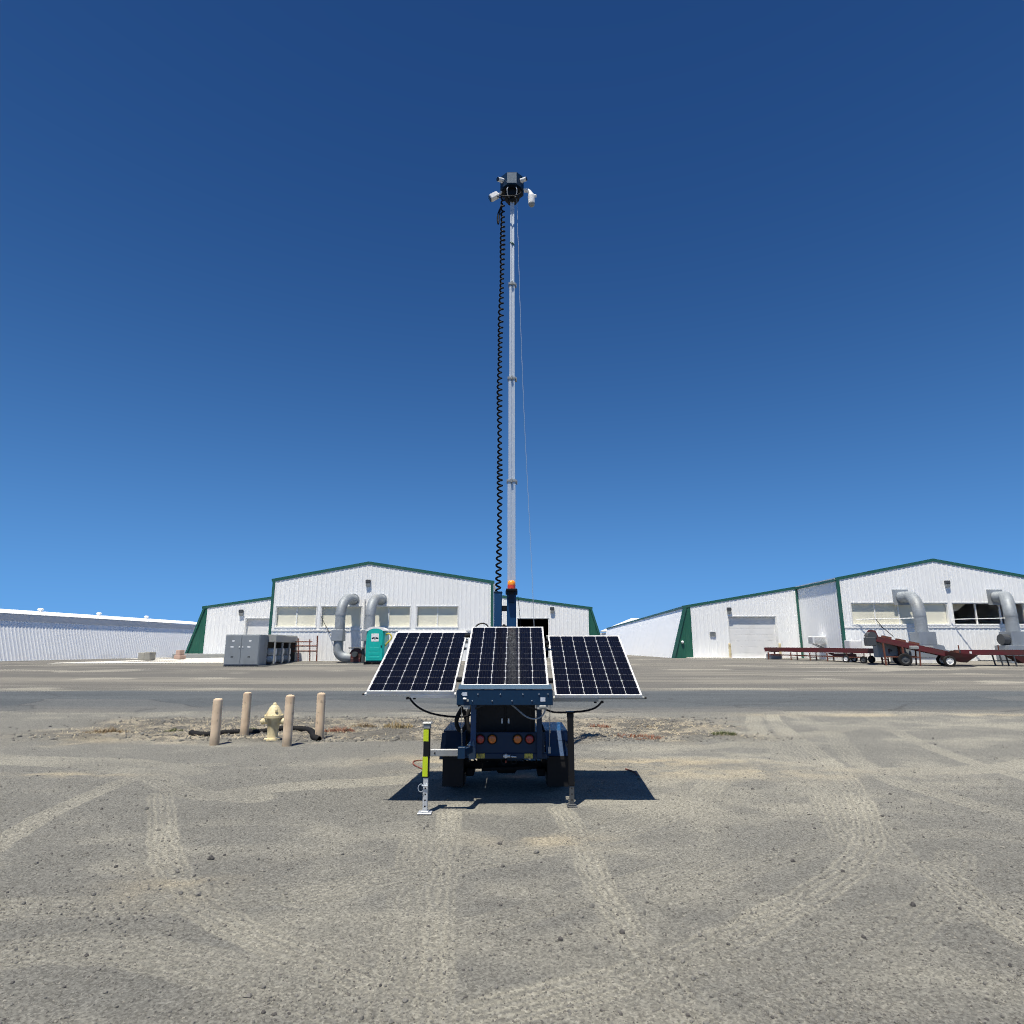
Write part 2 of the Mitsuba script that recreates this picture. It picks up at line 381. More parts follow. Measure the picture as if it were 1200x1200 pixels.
def ground_z(x, y):
    i = np.clip(np.searchsorted(xs, x) - 1, 0, len(xs) - 2); j = np.clip(np.searchsorted(ys, y) - 1, 0, len(ys) - 2)
    a = (x - xs[i]) / (xs[i + 1] - xs[i]); b = (y - ys[j]) / (ys[j + 1] - ys[j])
    return (Z[j, i] * (1 - a) + Z[j, i + 1] * a) * (1 - b) + (Z[j + 1, i] * (1 - a) + Z[j + 1, i + 1] * a) * b
nx, ny = len(xs), len(ys)
ii, jj = np.meshgrid(np.arange(nx - 1), np.arange(ny - 1))
q = np.stack([jj * nx + ii, jj * nx + ii + 1, (jj + 1) * nx + ii + 1, (jj + 1) * nx + ii], -1).reshape(-1, 4)
struct('ground', mesh(np.stack([X, Y, Z], -1).reshape(-1, 3), np.vstack([q[:, [0, 1, 2]], q[:, [0, 2, 3]]])), 'gravel', smooth=True,
       uv=np.stack([X, Y], -1).reshape(-1, 2), label='wide yard of dusty grey gravel and old asphalt')
rx = np.linspace(-140, 140, 281); ry = np.array([17.3, 17.8, 19.2, 20.5, 21.8, 23.3, 23.9])
RX, RY = np.meshgrid(rx, ry)
wig = (meshkit.fbm(np.stack([RX * .35, RY * 0, RX * 0], -1), 3, 4) - .5)
RY = RY + wig * np.where(RY < 18, .8, np.where(RY > 23, 1.1, 0))
RZ = gz(RX, RY) - .06 * ((np.arange(7) == 0) | (np.arange(7) == 6))[:, None] + .012 + .05 * (1 - ((RY - 20.7) / 3.4) ** 2).clip(0)
n_, m_ = len(rx), len(ry)
ii, jj = np.meshgrid(np.arange(n_ - 1), np.arange(m_ - 1))
q = np.stack([jj * n_ + ii, jj * n_ + ii + 1, (jj + 1) * n_ + ii + 1, (jj + 1) * n_ + ii], -1).reshape(-1, 4)
struct('road', mesh(np.stack([RX, RY, RZ], -1).reshape(-1, 3), np.vstack([q[:, [0, 1, 2]], q[:, [0, 2, 3]]])), 'asphalt', smooth=True,
       label='dark asphalt lane crossing the yard behind the trailer')

# ------------------------------------------------------------------ siding
def siding(O, U, N, u0, u1, top, bot, holes=(), pitch=.305, depth=.018, prof=((0, 0), (.58, 0), (.70, 1), (.84, 1), (.96, 0))):
    """Ribbed metal siding: the plane O + u U + v z, outward N; top and bot are (us, vs) outlines; holes are (u0, u1, v0, v1)."""
    O, U, N = (np.asarray(a, float) for a in (O, U, N))
    us, hs = [], []
    k = math.floor(u0 / pitch)
    while k * pitch < u1:
        for a, h in prof: us.append((k + a) * pitch); hs.append(h * depth)
        k += 1
    us, hs = np.array(us), np.array(hs)
    cuts = np.array(sorted({round(c, 5) for c in [u0, u1, *[h[0] for h in holes], *[h[1] for h in holes], *top[0], *bot[0], *us] if u0 - 1e-6 <= c <= u1 + 1e-6}))
    H = np.interp(cuts, us, hs, period=None)
    v, f = [], []
    Zd = np.array([0, 0, 1.0])
    for a, b, ha, hb in zip(cuts[:-1], cuts[1:], H[:-1], H[1:]):
        if b - a < 1e-5: continue
        mid = (a + b) / 2
        spans = [(None, None)]
        hs_ = sorted([(h[2], h[3]) for h in holes if h[0] - 1e-6 < mid < h[1] + 1e-6])
        edges = [('bot', None)]
        for z0, z1 in hs_: edges += [('z', z0), ('z', z1)]
        edges.append(('top', None))
        def val(e, u):
            if e[0] == 'z': return e[1]
            t = top if e[0] == 'top' else bot
            return float(np.interp(u, t[0], t[1]))
        for e0, e1 in zip(edges[::2], edges[1::2]):
            za, zb, zc, zd = val(e0, a), val(e0, b), val(e1, b), val(e1, a)
            if zc - zb < 1e-4 and zd - za < 1e-4: continue
            i = len(v)
            v += [O + U * a + N * ha + Zd * za, O + U * b + N * hb + Zd * zb, O + U * b + N * hb + Zd * zc, O + U * a + N * ha + Zd * zd]
            f += [[i, i + 1, i + 2], [i, i + 2, i + 3]]
    return mesh(v, f)

def quad(*p): return mesh(p, [[0, 1, 2], [0, 2, 3]] if len(p) == 4 else [[0, 1, 2]])
def slab(p, t):
    """A quad or triangle given thickness t along its normal."""
    p = np.asarray(p, float); n = np.cross(p[1] - p[0], p[2] - p[0]); n /= np.linalg.norm(n)
    m = trimesh.convex.convex_hull(np.vstack([p, p + n * t])); return m

S, E, Wd = (0, -1, 0), (1, 0, 0), (-1, 0, 0)
def wall_light(parent, x, y, z):
    k = obj('wall_light', [bx(x - .16, x + .16, y - .22, y - .02, z + .02, z + .26, .03), bx(x - .05, x + .05, y - .06, y, z - .06, z + .06, .01)], 'dark_steel', parent)
    obj('lens', trimesh.convex.convex_hull(np.array([[x + sx * .14, y - yy, z + zz] for sx in (-1, 1) for yy, zz in ((.20, .015), (.04, .015), (.17, -.16), (.05, -.20))])), 'unit_top', k)

def recess(parent, name, x0, x1, z0, z1, y, d, frame=.045):
    """The reveal and frame of an opening in a wall that faces the camera."""
    g = .001
    k = obj(name, [bx(x0, x0 + .05, y + .003, y + d + .04, z0, z1), bx(x1 - .05, x1, y + .003, y + d + .04, z0, z1), bx(x0 + .05, x1 - .05, y + .003, y + d + .04, z1 - .05, z1), bx(x0 + .05, x1 - .05, y + .003, y + d + .04, z0, z0 + .05),
                   bx(x0 - frame, x0, y - .030, y + .02, z0 - frame, z1 + frame), bx(x1, x1 + frame, y - .030, y + .02, z0 - frame, z1 + frame), bx(x0, x1, y - .030, y + .02, z1, z1 + frame), bx(x0, x1, y - .045, y + .03, z0 - frame, z0)], 'white_trim', parent)
    return k

def rollup(parent, x0, x1, z0, z1, y, d=.20, n=7):
    k = recess(parent, 'roll_up_door', x0, x1, z0, z1, y, d)
    h = (z1 - z0 - .05) / n
    for i in range(n):
        obj('door_panel', [bx(x0 + .05, x1 - .05, y + d, y + d + .04, z0 + i * h + .008, z0 + (i + 1) * h - .008, .006), bx(x0 + .05, x1 - .05, y + d + .012, y + d + .035, z0 + i * h - .008, z0 + i * h + .008)], 'door_white', k)
    return k

def window_bay(parent, x0, x1, z0, z1, y, n, d=.19, open_=False):
    k = recess(parent, 'window_bay', x0, x1, z0, z1, y, d)
    w = (x1 - x0 - .1) / n
    for i in range(n):
        a = x0 + .05 + i * w
        if not open_:
            obj('board', bx(a + .02, a + w - .02, y + d, y + d + .03, z0 + .05, z1 - .05, .004), 'cream_board', k)
        if i: obj('mullion', bx(a - .035, a + .035, y + d - .05, y + d + .06, z0 + .05, z1 - .05), 'white_trim', k)
    return k

def rake(P, w=.2, d=.07, over=.03):
    """The trim along a sloping roof edge at the front wall: P is a list of (x, y, z) on the roof line."""
    out = []
    for a, b in zip(P[:-1], P[1:]):
        a, b = np.array(a, float), np.array(b, float)
        t = (b - a) / np.linalg.norm(b - a); n = np.array([-t[2], 0, t[0]])
        c = (0, 0, 1)
        pts = [p + s for p in (a, b) for s in (n * .135 - [0, .05, 0], n * -.06 - [0, .05, 0], n * .135 + [0, .03, 0], n * -.06 + [0, .03, 0])]
        out.append(trimesh.convex.convex_hull(np.array(pts)))
    return out

D1, D2, BACK = 42.0, 48.0, 96.0
Z1, Z2 = .88, .98       # where the front walls meet the yard
def roof_strip(P, y0, y1, over=.02, t=.12):
    """Roof plates over a polyline of (x, z), from y0 to y1."""
    out = []
    for (xa, za), (xb, zb) in zip(P[:-1], P[1:]):
        c = [(xa, y0 - over, za), (xb, y0 - over, zb), (xb, y1, zb), (xa, y1, za)]
        out.append(slab(np.array(c)[::-1] if xa > xb else c, t))
    return out

# ---- the warehouse behind the trailer
wl = thing('warehouse', 'white green-trimmed warehouse behind the trailer with cream boarded window bays', 'warehouse')
xa, xp, xb = -16.1, -9.72, -1.32          # main front: left eave, ridge, right eave
za, zp, zb = 6.18, 7.32, 6.05
def px1(px, y=D1): return at(px, 720, y)[0]
def pz1(py, y=D1): return at(420, py, y)[2]
bays = [(px1(323), px1(371)), (px1(376), px1(424)), (px1(429), px1(481)), (px1(488), px1(537))]
bz0, bz1 = pz1(735), pz1(710.5)
front = siding((0, D1, 0), E, S, xa, xb, ([xa, xp, xb], [za, zp, zb]), ([xa, xb], [Z1, Z1]), [(a, b, bz0, bz1) for a, b in bays])
wall = obj('front_wall', front, 'white_siding', wl)
for a, b in bays: window_bay(wl, a, b, bz0, bz1, D1, 2)
for i in range(2):      # flashing line under the bays
    pass
obj('base_flashing', [bx(xa + .02, xb - .02, D1 - .05, D1 - .024, bz0 - .26, bz0 - .16)], 'white_trim', wl)
# wings
wz = lambda x: np.interp(x, [-23.55, -16.1, -1.32, 6.05], [4.72, 5.78, 5.62, 4.66])
ld = (px1(288.5, D2), px1(318, D2), Z2, pz1(724.5, D2)); od = (px1(606, D2), px1(643, D2), Z2, pz1(724.5, D2))
wing_l = siding((0, D2, 0), E, S, -23.3, xa, ([-23.55, xa], [4.72, 5.78]), ([-24, xa], [Z2 - .1, Z2 - .1]), [ld])
wing_r = siding((0, D2, 0), E, S, xb, 5.85, ([xb, 6.05], [5.62, 4.66]), ([xb, 6], [Z2 - .05, Z2 - .05]), [od])
obj('wing_wall', wing_l, 'white_siding', wl); obj('wing_wall', wing_r, 'white_siding', wl)
rollup(wl, *ld, D2)
recess(wl, 'open_doorway', *od, D2, .2)
# side walls of the main bay
obj('side_wall', siding((xb, 0, 0), (0, 1, 0), E, D1, D2 + .3, ([D1, D2 + .3], [zb, zb]), ([D1, D2 + .3], [Z1 - .1, Z1 - .1])), 'white_siding', wl)
obj('side_wall', siding((xa, 0, 0), (0, 1, 0), Wd, D1, D2 + .3, ([D1, D2 + .3], [za, za]), ([D1, D2 + .3], [Z1 - .1, Z1 - .1])), 'white_siding', wl)
# green corner panels and leaning long walls
for side, xt, xi, zt in ((-1, -23.55, -23.3, 4.72), (1, 6.05, 5.85, 4.66)):
    foot = xt + side * 1.15
    obj('corner_panel', siding((0, D2 - .004, 0), E, S, min(foot, xi), max(foot, xi), (sorted([foot, xt, xi]), [Z2 - .1, zt, float(wz(xi))] if side < 0 else [float(wz(xi)), zt, Z2 - .1]), ([-30, 30], [Z2 - .1] * 2), pitch=.4), 'green_siding', wl)
    obj('long_wall', slab([(xt, D2 + .05, zt), (foot, D2 + .05, Z2 - .2), (foot, BACK, Z2 - .2), (xt, BACK, zt)], .05), 'white_siding', wl)
    obj('corner_trim', beam((xt, D2 - .02, zt), (foot, D2 - .02, Z2 - .1), .14, .14, up=(0, 1, 0)), 'green_trim', wl)
obj('corner_trim', [bx(xa - .06, xa + .10, D1 - .06, D1 + .06, Z1, za - .05), ], 'green_trim', wl)
obj('corner_trim', [bx(xb - .10, xb + .06, D1 - .06, D1 + .06, Z1, zb - .05)], 'green_trim', wl)
obj('rake_trim', rake([(xa - .12, D1, za), (xp, D1, zp + .05), (xb + .12, D1, zb)], .19), 'green_trim', wl)
obj('rake_trim', rake([(-23.7, D2, 4.74), (xa, D2, 5.82)], .17), 'green_trim', wl)
obj('rake_trim', rake([(xb, D2, 5.66), (6.15, D2, 4.68)], .17), 'green_trim', wl)
obj('roof', roof_strip([(xa - .1, za), (xp, zp), (xb + .1, zb)], D1, BACK) + roof_strip([(-23.6, 4.72), (xa, 5.78)], D2, BACK) + roof_strip([(xb, 5.62), (6.1, 4.66)], D2, BACK), 'white_roof', wl)
obj('back_wall', extr(Polygon([(-24.8, 0), (7.3, 0), (6.1, 4.7), (-1.3, 6.08), (-9.72, 7.36), (-16.1, 6.22), (-23.6, 4.76)]), .1, (1, 0, 0), (0, 0, 1), (0, BACK, 0)), 'inside_dark', wl)
obj('partition', [bx(xb - .02, xb + .1, D2 + .4, BACK - .2, Z1 - .1, 5.6)], 'inside_dark', wl)
wall_light(wl, px1(430), D1, pz1(684)); wall_light(wl, px1(283, D2), D2, pz1(718.5, D2)); wall_light(wl, px1(647, D2), D2, pz1(715.5, D2))
obj('plinth', bx(-25.2, xa - .9, D2 - .75, D2 - .03, .5, Z2 + .36, .03), 'unit_top', wl)
obj('downpipe', cyl((px1(427), D1 - .09, Z1), (px1(427), D1 - .09, pz1(702)), .055, 8), 'white_trim', wl)

# ---- the warehouse on the right
wr = thing('warehouse', 'white green-trimmed warehouse behind the red conveyors with one open window bay', 'warehouse')
ra, rp, rb = 21.95, 28.65, 36.2
qa, qp, qb = 6.27, 7.52, 6.15
bay1 = (px1(998), px1(1112)); bay2 = (px1(1117), px1(1232)); rz0, rz1 = at(1060, 732, D1)[2], at(1060, 706.5, D1)[2]
obj('front_wall', siding((0, D1, 0), E, S, ra, rb, ([ra, rp, rb], [qa, qp, qb]), ([ra, rb], [Z1, Z1]), [(*bay1, rz0, rz1), (*bay2, rz0, rz1)]), 'white_siding', wr)
window_bay(wr, *bay1, rz0, rz1, D1, 4)
ob = window_bay(wr, *bay2, rz0, rz1, D1, 4, open_=True); labels[ob] = {'label': 'open window bay with bare posts and a dark interior'}
obj('base_flashing', [bx(ra + .1, rb - .02, D1 - .05, D1 - .024, rz0 - .22, rz0 - .13)], 'white_trim', wr)
obj('hanging_sheet', [slab([(px1(1121), D1 + 1.2, rz1 + .1), (px1(1121), D1 + 1.4, rz1 - .55), (px1(1138), D1 + 1.3, rz1 - .45), (px1(1150), D1 + 1.2, rz1 + .1)], .03)], 'cream_board', wr)
xo, zo = 13.15, 4.78
rd = (at(855, 750, D2)[0], at(911.5, 750, D2)[0], Z2, at(880, 722.5, D2)[2])
obj('wing_wall', siding((0, D2, 0), E, S, xo + .5, ra, ([xo, ra], [zo, qa]), ([xo, ra], [Z2 - .05] * 2), [rd]), 'white_siding', wr)
rollup(wr, *rd, D2)
obj('side_wall', siding((ra, 0, 0), (0, 1, 0), Wd, D1, D2, ([D1, D2], [qa, qa]), ([D1, D2], [Z1 - .1] * 2)), 'white_siding', wr)
foot = xo - 1.05
obj('corner_panel', siding((0, D2 - .004, 0), E, S, foot, xo + .5, ([foot, xo, xo + .5], [Z2, zo, zo + .085]), ([0, 50], [Z2 - .05] * 2), pitch=.4), 'green_siding', wr)
obj('corner_trim', beam((xo + .06, D2 - .05, zo), (foot, D2 - .05, Z2 - .05), .24, .12, up=(0, 1, 0)), 'green_trim', wr)
obj('long_wall', slab([(xo, D2 + .05, zo), (foot, D2 + .05, Z2 - .2), (foot + 1.9, BACK + 4, Z2 - .2), (xo + 1.9, BACK + 4, zo)], .05), 'white_siding', wr)
obj('eave_trim', beam((xo - .05, D2, zo + .03), (xo + 1.85, BACK + 4, zo + .03), .12, .16), 'green_trim', wr)
obj('corner_trim', bx(ra - .06, ra + .14, D1 - .07, D1 + .06, Z1, qa - .05), 'green_trim', wr)
obj('corner_trim', bx(ra - .16, ra - .025, D2 - .10, D2 + .02, Z2, qa - .1), 'green_trim', wr)
obj('rake_trim', rake([(ra - .1, D1, qa), (rp, D1, qp + .05), (rb + .1, D1, qb)], .19), 'green_trim', wr)
obj('rake_trim', rake([(xo - .12, D2, zo), (ra, D2, qa)], .19), 'green_trim', wr)
obj('eave_trim', bx(ra - .14, ra - .03, D1, D2 - .1, qa - .1, qa + .05), 'green_trim', wr)
obj('roof', roof_strip([(ra - .12, qa), (rp, qp), (rb + .1, qb)], D1, BACK) + [slab([(xo - .05, D2 - .02, zo), (ra - .12, D2 - .02, qa - .01), (ra - .12, BACK, qa - .01), (xo + 1.85, BACK, zo)], .12)], 'white_roof', wr)
obj('back_wall', extr(Polygon([(foot + 2.0, 0), (rb, 0), (rb, 6.18), (rp, 7.56), (ra, 6.3), (xo + 2.0, 4.9)]), .1, (1, 0, 0), (0, 0, 1), (0, BACK, 0)), 'inside_dark', wr)
obj('partition', bx(ra - .02, ra + .1, D2 + .2, BACK - .2, Z1 - .1, 6.0), 'inside_dark', wr)
obj('end_wall', bx(rb - .1, rb, D1 + .1, BACK - .2, Z1 - .1, 6.1), 'white_siding', wr)
wall_light(wr, at(1109, 685, D1)[0], D1, at(1109, 685, D1)[2]); wall_light(wr, at(854, 716, D2)[0], D2, at(854, 716, D2)[2])
v0 = at(835, 743, D2)
obj('vent_louvre', [bx(v0[0] - .22, v0[0] + .22, D2 - .09, D2, v0[2] - .16, v0[2] + .16, .02)] + [bx(v0[0] - .2, v0[0] + .2, D2 - .12, D2 - .088, v0[2] - .12 + k * .08, v0[2] - .085 + k * .08) for k in range(4)], 'unit_top', wr)
g0 = at(799.5, 752.5, D2)
obj('lamp_globe', trimesh.creation.icosphere(2, .11).apply_translation((g0[0], D2 - .09, g0[2])), 'white_plastic', wr, smooth=True)
obj('plinth', [bx(foot + 1.0, rd[0] - .15, D2 - .9, D2 - .03, .6, Z2 + .10, .03)], 'concrete', wr)

# ---- long shed at the far left
A = np.array([-45.6, 50.6]); B = np.array([-41.7, 80.0])
ud = (B - A) / np.linalg.norm(B - A); nd = np.array([ud[1], -ud[0]]); Ls = float(np.linalg.norm(B - A))
A = A - ud * 6; Ls += 6 + 14
U3, N3 = np.array([*ud, 0]), np.array([*nd, 0]); O3 = np.array([*A, 0])
zg0, zg1, ze = .62, .55, 4.72
sl = thing('storage_shed', 'long low white shed with three roof vents at the far left', 'shed')
wv = siding(O3, U3, N3, 0, Ls, ([0, Ls], [ze - .55] * 2), ([0, Ls], [zg0 - .3, zg1 - .3]), pitch=.36, depth=.030, prof=((0, 0), (.25, 0), (.45, 1), (.65, 1), (.85, 0)))
wv.vertices = np.array(wv.vertices) + N3[None] * ((ze - .55 - np.array(wv.vertices)[:, 2:]) * .36)      # this long wall leans too, wider at its foot
obj('long_wall', wv, 'white_siding', sl)
def shed_pt(u, n, z): return O3 + U3 * u + N3 * n + [0, 0, z]
obj('fascia', trimesh.convex.convex_hull(np.array([shed_pt(u, n, z) for u in (0, Ls) for n in (0.02, .075) for z in (ze - .56, ze)])), 'grey_fascia', sl)
obj('roof', slab([shed_pt(-.2, .09, ze + .02), shed_pt(Ls, .09, ze + .02), shed_pt(Ls, -9, ze + 0.95), shed_pt(-.2, -9, ze + 0.95)], .06), 'white_roof', sl)
obj('end_wall', slab([shed_pt(0, 0, 0), shed_pt(0, -18, 0), shed_pt(0, -18, ze), shed_pt(0, 0, ze)], .1), 'white_siding', sl)
obj('roof', slab([shed_pt(-.2, -18.5, ze + .02), shed_pt(-.2, -9, ze + 0.95), shed_pt(Ls, -9, ze + 0.95), shed_pt(Ls, -18.5, ze + .02)], .06), 'white_roof', sl)
def on_shed(px):      # how far along the shed a line of sight passes
    d = ray(px, 715)[:2]; M = np.array([ud + 0, -d]).T
    t = np.linalg.solve(np.array([[ud[0], -d[0]], [ud[1], -d[1]]]), -A); return t[0]
for px in (48, 117, 173):
    d_ = ray(px, 712)[:2]; A2 = A - nd * 8.2
    u = float(np.linalg.solve(np.array([[ud[0], -d_[0]], [ud[1], -d_[1]]]), -A2)[0])
    c = shed_pt(u, -8.2, ze + .93)
    obj('roof_vent', lathe([(0, -.2), (.18, -.2), (.18, .16), (.30, .16), (.30, .28), (.16, .38), (0, .40)], 16, c), 'white_plastic', sl, smooth=40)

# ---- far shed that shows between the two warehouses
fs = thing('far_shed', 'distant white shed with a sloping roof in the gap between the two warehouses', 'shed')
c = at(735, 741, 112)
obj('wall', bx(c[0] - 6, c[0] + 20, 112, 130, .6, c[2] - .1), 'white_siding', fs)
p0, p1 = at(703, 741, 112), at(765, 728, 112)
obj('roof', slab([(p0[0], 111.5, p0[2]), (p1[0], 111.5, p0[2]), (p1[0], 124, p1[2] + .9), (p0[0] + 8, 124, p1[2] + .9)], .2), 'white_roof', fs)
#@PART2
# ------------------------------------------------------------------ the solar trailer
TC = -0.08          # its centre line
tr = thing('surveillance_trailer', 'dark blue solar trailer with three tilted panels and a tall camera mast', 'trailer')

def square_tube(x0, x1, y0, y1, z0, z1, b=.006): return bx(x0, x1, y0, y1, z0, z1, b)

# chassis
obj('chassis', [bx(TC - .44, TC - .36, 7.66, 10.4, .50, .62, .006), bx(TC + .36, TC + .44, 7.66, 10.4, .50, .62, .006), bx(TC - .36, TC + .36, 8.1, 8.18, .50, .60), bx(TC - .36, TC + .36, 9.4, 9.48, .50, .60),
                beam((TC - .40, 10.4, .56), (TC - .03, 12.0, .56), .08, .10), beam((TC + .40, 10.4, .56), (TC + .03, 12.0, .56), .08, .10), bx(TC - .06, TC + .06, 11.9, 12.5, .52, .62, .01)], 'dark_blue_paint', tr)
obj('coupler', [bx(TC - .07, TC + .07, 12.4, 12.72, .50, .60, .03), cyl((TC, 12.15, .05), (TC, 12.15, 1.0), .035, 12), cyl((TC, 12.15, .0), (TC, 12.15, .05), .11, 16)], 'black_plastic', tr)
obj('axle', [bx(TC - .58, TC + .58, 8.49, 8.58, .21, .30, .008), bx(TC - .12, TC + .14, 8.40, 8.66, .17, .33, .03), cyl((TC - .30, 8.30, .24), (TC + .32, 8.30, .26), .022, 8), bx(TC - .50, TC - .40, 8.35, 8.75, .15, .24, .01), bx(TC + .40, TC + .50, 8.35, 8.75, .15, .24, .01), bx(TC - .50, TC - .42, 8.2, 8.9, .37, .42, .01), bx(TC + .42, TC + .50, 8.2, 8.9, .37, .42, .01), cyl((TC - .03, 8.53, .31), (TC + .06, 8.53, .31), .07, 12),
             cyl((TC - .22, 8.1, .47), (TC - .10, 8.1, .47), .065, 14)], 'black_rubber', tr)
obj('cross_tube', [bx(TC - .52, TC + .52, 7.86, 7.90, .445, .47, .006), cyl((TC + .02, 7.87, .43), (TC + .20, 7.87, .43), .016, 8)], 'dark_blue_paint', tr)

obj('air_tank', [cyl((TC - .34, 8.0, .47), (TC - .02, 8.0, .47), .085, 16), cyl((TC + .10, 8.02, .48), (TC + .34, 8.02, .48), .06, 14)], 'black_plastic', tr, smooth=40)
obj('hose', [tube(bez([(TC - .40, 7.9, .52), (TC - .36, 7.95, .40), (TC - .24, 8.1, .36), (TC - .30, 8.4, .34), (TC - .42, 8.5, .38)], 20), .010, 6), tube(bez([(TC + .30, 7.9, .50), (TC + .38, 7.95, .39), (TC + .25, 8.15, .37), (TC + .1, 8.4, .36)], 18), .008, 6)], 'cable_black', tr, smooth=True)
obj('brake_drum', [cyl((TC + s_ * .46, 8.535, .322), (TC + s_ * .53, 8.535, .322), .15, 20) for s_ in (-1, 1)], 'black_plastic', tr, smooth=40)
def wheel(x, s):
    k = obj('wheel', lathe([(.19, -.085), (.235, -.105), (.29, -.108), (.312, -.090), (.322, -.05), (.322, .05), (.312, .090), (.29, .108), (.235, .105), (.19, .085)], 36), 'tyre_rubber', tr, smooth=35) if False else None
    prof = [(.19, -.085), (.235, -.105), (.29, -.108), (.312, -.092), (.318, -.07), (.318, -.056), (.309, -.054), (.309, -.044), (.320, -.042), (.322, -.02), (.311, -.018), (.311, -.008), (.322, -.006), (.322, .012), (.311, .014), (.311, .024), (.322, .026), (.320, .046), (.309, .048), (.309, .058), (.318, .060), (.312, .092), (.29, .108), (.235, .105), (.19, .085)]
    M = trimesh.transformations.translation_matrix([x, 8.535, .322]) @ trimesh.transformations.rotation_matrix(PI / 2, [0, 1, 0])
    k = obj('wheel', moved(lathe(prof, 40), M), 'tyre_rubber', tr, smooth=30)
    rim = [lathe([(0, -.02), (.07, -.02), (.075, .03), (.12, .035), (.165, .0), (.185, .05), (.198, .08), (.198, .09), (.188, .088), (.17, -.08), (0, -.085)], 28)]
    rim += [cyl((.055 * math.cos(a), .055 * math.sin(a), .0), (.055 * math.cos(a), .055 * math.sin(a), .05), .009, 6) for a in np.arange(5) * 2 * PI / 5]
    R = trimesh.transformations.rotation_matrix(0 if s > 0 else PI, [1, 0, 0])
    obj('rim', moved(cat(rim), M @ R), 'white_paint', k, smooth=30)
wheel(TC - .625, -1); wheel(TC + .625, 1)

for s in (-1, 1):
    x0, x1 = sorted((TC + s * .49, TC + s * .765))
    line_ = [(7.93, .42), (8.10, .725), (8.98, .725), (9.15, .42)]
    from shapely.geometry import LineString
    shell = LineString(line_).buffer(.004, cap_style=2, join_style=2)
    parts = [extr(shell, x1 - x0, (0, 1, 0), (0, 0, 1), (x0, 0, 0))]
    xe = TC + s * .765
    skirt = Polygon([(7.93, .42), (8.10, .725), (8.98, .725), (9.15, .42), (9.05, .42), (8.92, .655), (8.16, .655), (8.03, .42)])
    parts.append(extr(skirt, .008, (0, 1, 0), (0, 0, 1), (xe - (.008 if s > 0 else 0) + s * .0, 0, 0)))
    parts.append(extr(Polygon([(xe, .725), (xe - s * .05, .725), (xe - s * .03, .42), (xe + s * .045, .42)]), .008, (1, 0, 0), (0, 0, 1), (0, 7.925, 0)) if s > 0 else extr(Polygon([(xe, .725), (xe + .05, .725), (xe + .03, .42), (xe - .03, .42)]), .008, (1, 0, 0), (0, 0, 1), (0, 7.925, 0)))
    obj('fender', parts, 'blue_paint' if s > 0 else 'dark_blue_paint', tr)  # same paint: right one coloured as sunlit through the panel gap, left as shaded
    fx = (x0 + x1) / 2
    obj('mud_flap', [bx(fx - .125, fx + .125, 7.915, 7.925, .115, .46, .003), bx(fx - .125, fx + .125, 7.905, 7.914, .42, .45)], 'black_rubber', tr)
    obj('fender_bracket', beam((TC + s * .42, 8.5, .58), (TC + s * .5, 8.5, .69), .05, .02), 'dark_blue_paint', tr)

# cabinets on the chassis
cab = obj('battery_cabinet', bx(TC - .36, TC + .36, 7.86, 9.25, .63, 1.10, .012), 'black_plastic', tr)
obj('cabinet_door', [bx(TC - .31, TC - .01, 7.842, 7.858, .68, 1.06, .005), bx(TC + .01, TC + .31, 7.842, 7.858, .68, 1.06, .005)], 'black_plastic', cab)  # black here puts the shade under the panels into the door colour
obj('latch', [bx(TC - .05, TC - .03, 7.825, 7.842, .84, .90, .003), bx(TC + .03, TC + .05, 7.825, 7.842, .84, .90, .003)], 'aluminium_dull', cab)
obj('corner_post', [bx(-.475, -.415, 7.50, 7.57, .50, 1.13, .006)], 'blue_paint', tr)  # brighter blue: sun through the left panel gap put into the colour
obj('corner_post', [bx(.285, .345, 7.50, 7.57, .50, 1.13, .006)], 'dark_blue_paint', tr)  # same post paint, coloured darker as in shade
obj('corner_post', [bx(-.45, -.40, 9.28, 9.34, .62, 1.72, .006), bx(.24, .29, 9.28, 9.34, .62, 1.72, .006), bx(-.40, .24, 9.29, 9.33, 1.66, 1.71)], 'dark_blue_paint', tr)
obj('hook_plate', [bx(-.49, -.42, 7.478, 7.498, .49, .62, .004), extr(Polygon([(-.485, .62), (-.44, .70), (-.425, .62)]), .02, (1, 0, 0), (0, 0, 1), (0, 7.498, 0))], 'blue_panel', tr)

# rear light board
bar = obj('light_board', [bx(-.47, .375, 7.56, 7.59, .545, .775, .006), bx(-.50, .40, 7.555, 7.62, .485, .547, .006)], 'dark_blue_paint', tr)
for x, m, w in ((-.366, 'red_lens', 'red'), (-.228, 'amber_lens', 'amber'), (.064, 'amber_lens', 'amber'), (.203, 'red_lens', 'red')):
    M = trimesh.transformations.translation_matrix([x, 7.558, .70]) @ trimesh.transformations.rotation_matrix(PI / 2, [1, 0, 0])
    k = obj('tail_light', moved(lathe([(0, .0), (.046, .0), (.046, .010), (.040, .018), (.028, .022), (0, .024)], 28), M), m, tr, smooth=40, label=f'round {w} tail light')
    obj('rubber_ring', moved(lathe([(.047, -.002), (.059, -.002), (.059, .010), (.053, .015), (.047, .010), (.047, -.002)], 28), M), 'black_rubber', k, smooth=40)
    obj('lens_rib', [moved(bx(-.030, .030, -.0025, .0025, .018, .026), M @ trimesh.transformations.rotation_matrix(a, [0, 0, 1])) for a in (0, PI / 3, 2 * PI / 3)], m, k)
for x in (-.36, .19):
    obj('sticker', [bx(x - .045, x + .045, 7.551, 7.5535, .575 - .03, .575 + .03)] if False else [bx(x - .048, x + .048, 7.549, 7.5535, .492, .542)], 'sticker_yellow', tr)
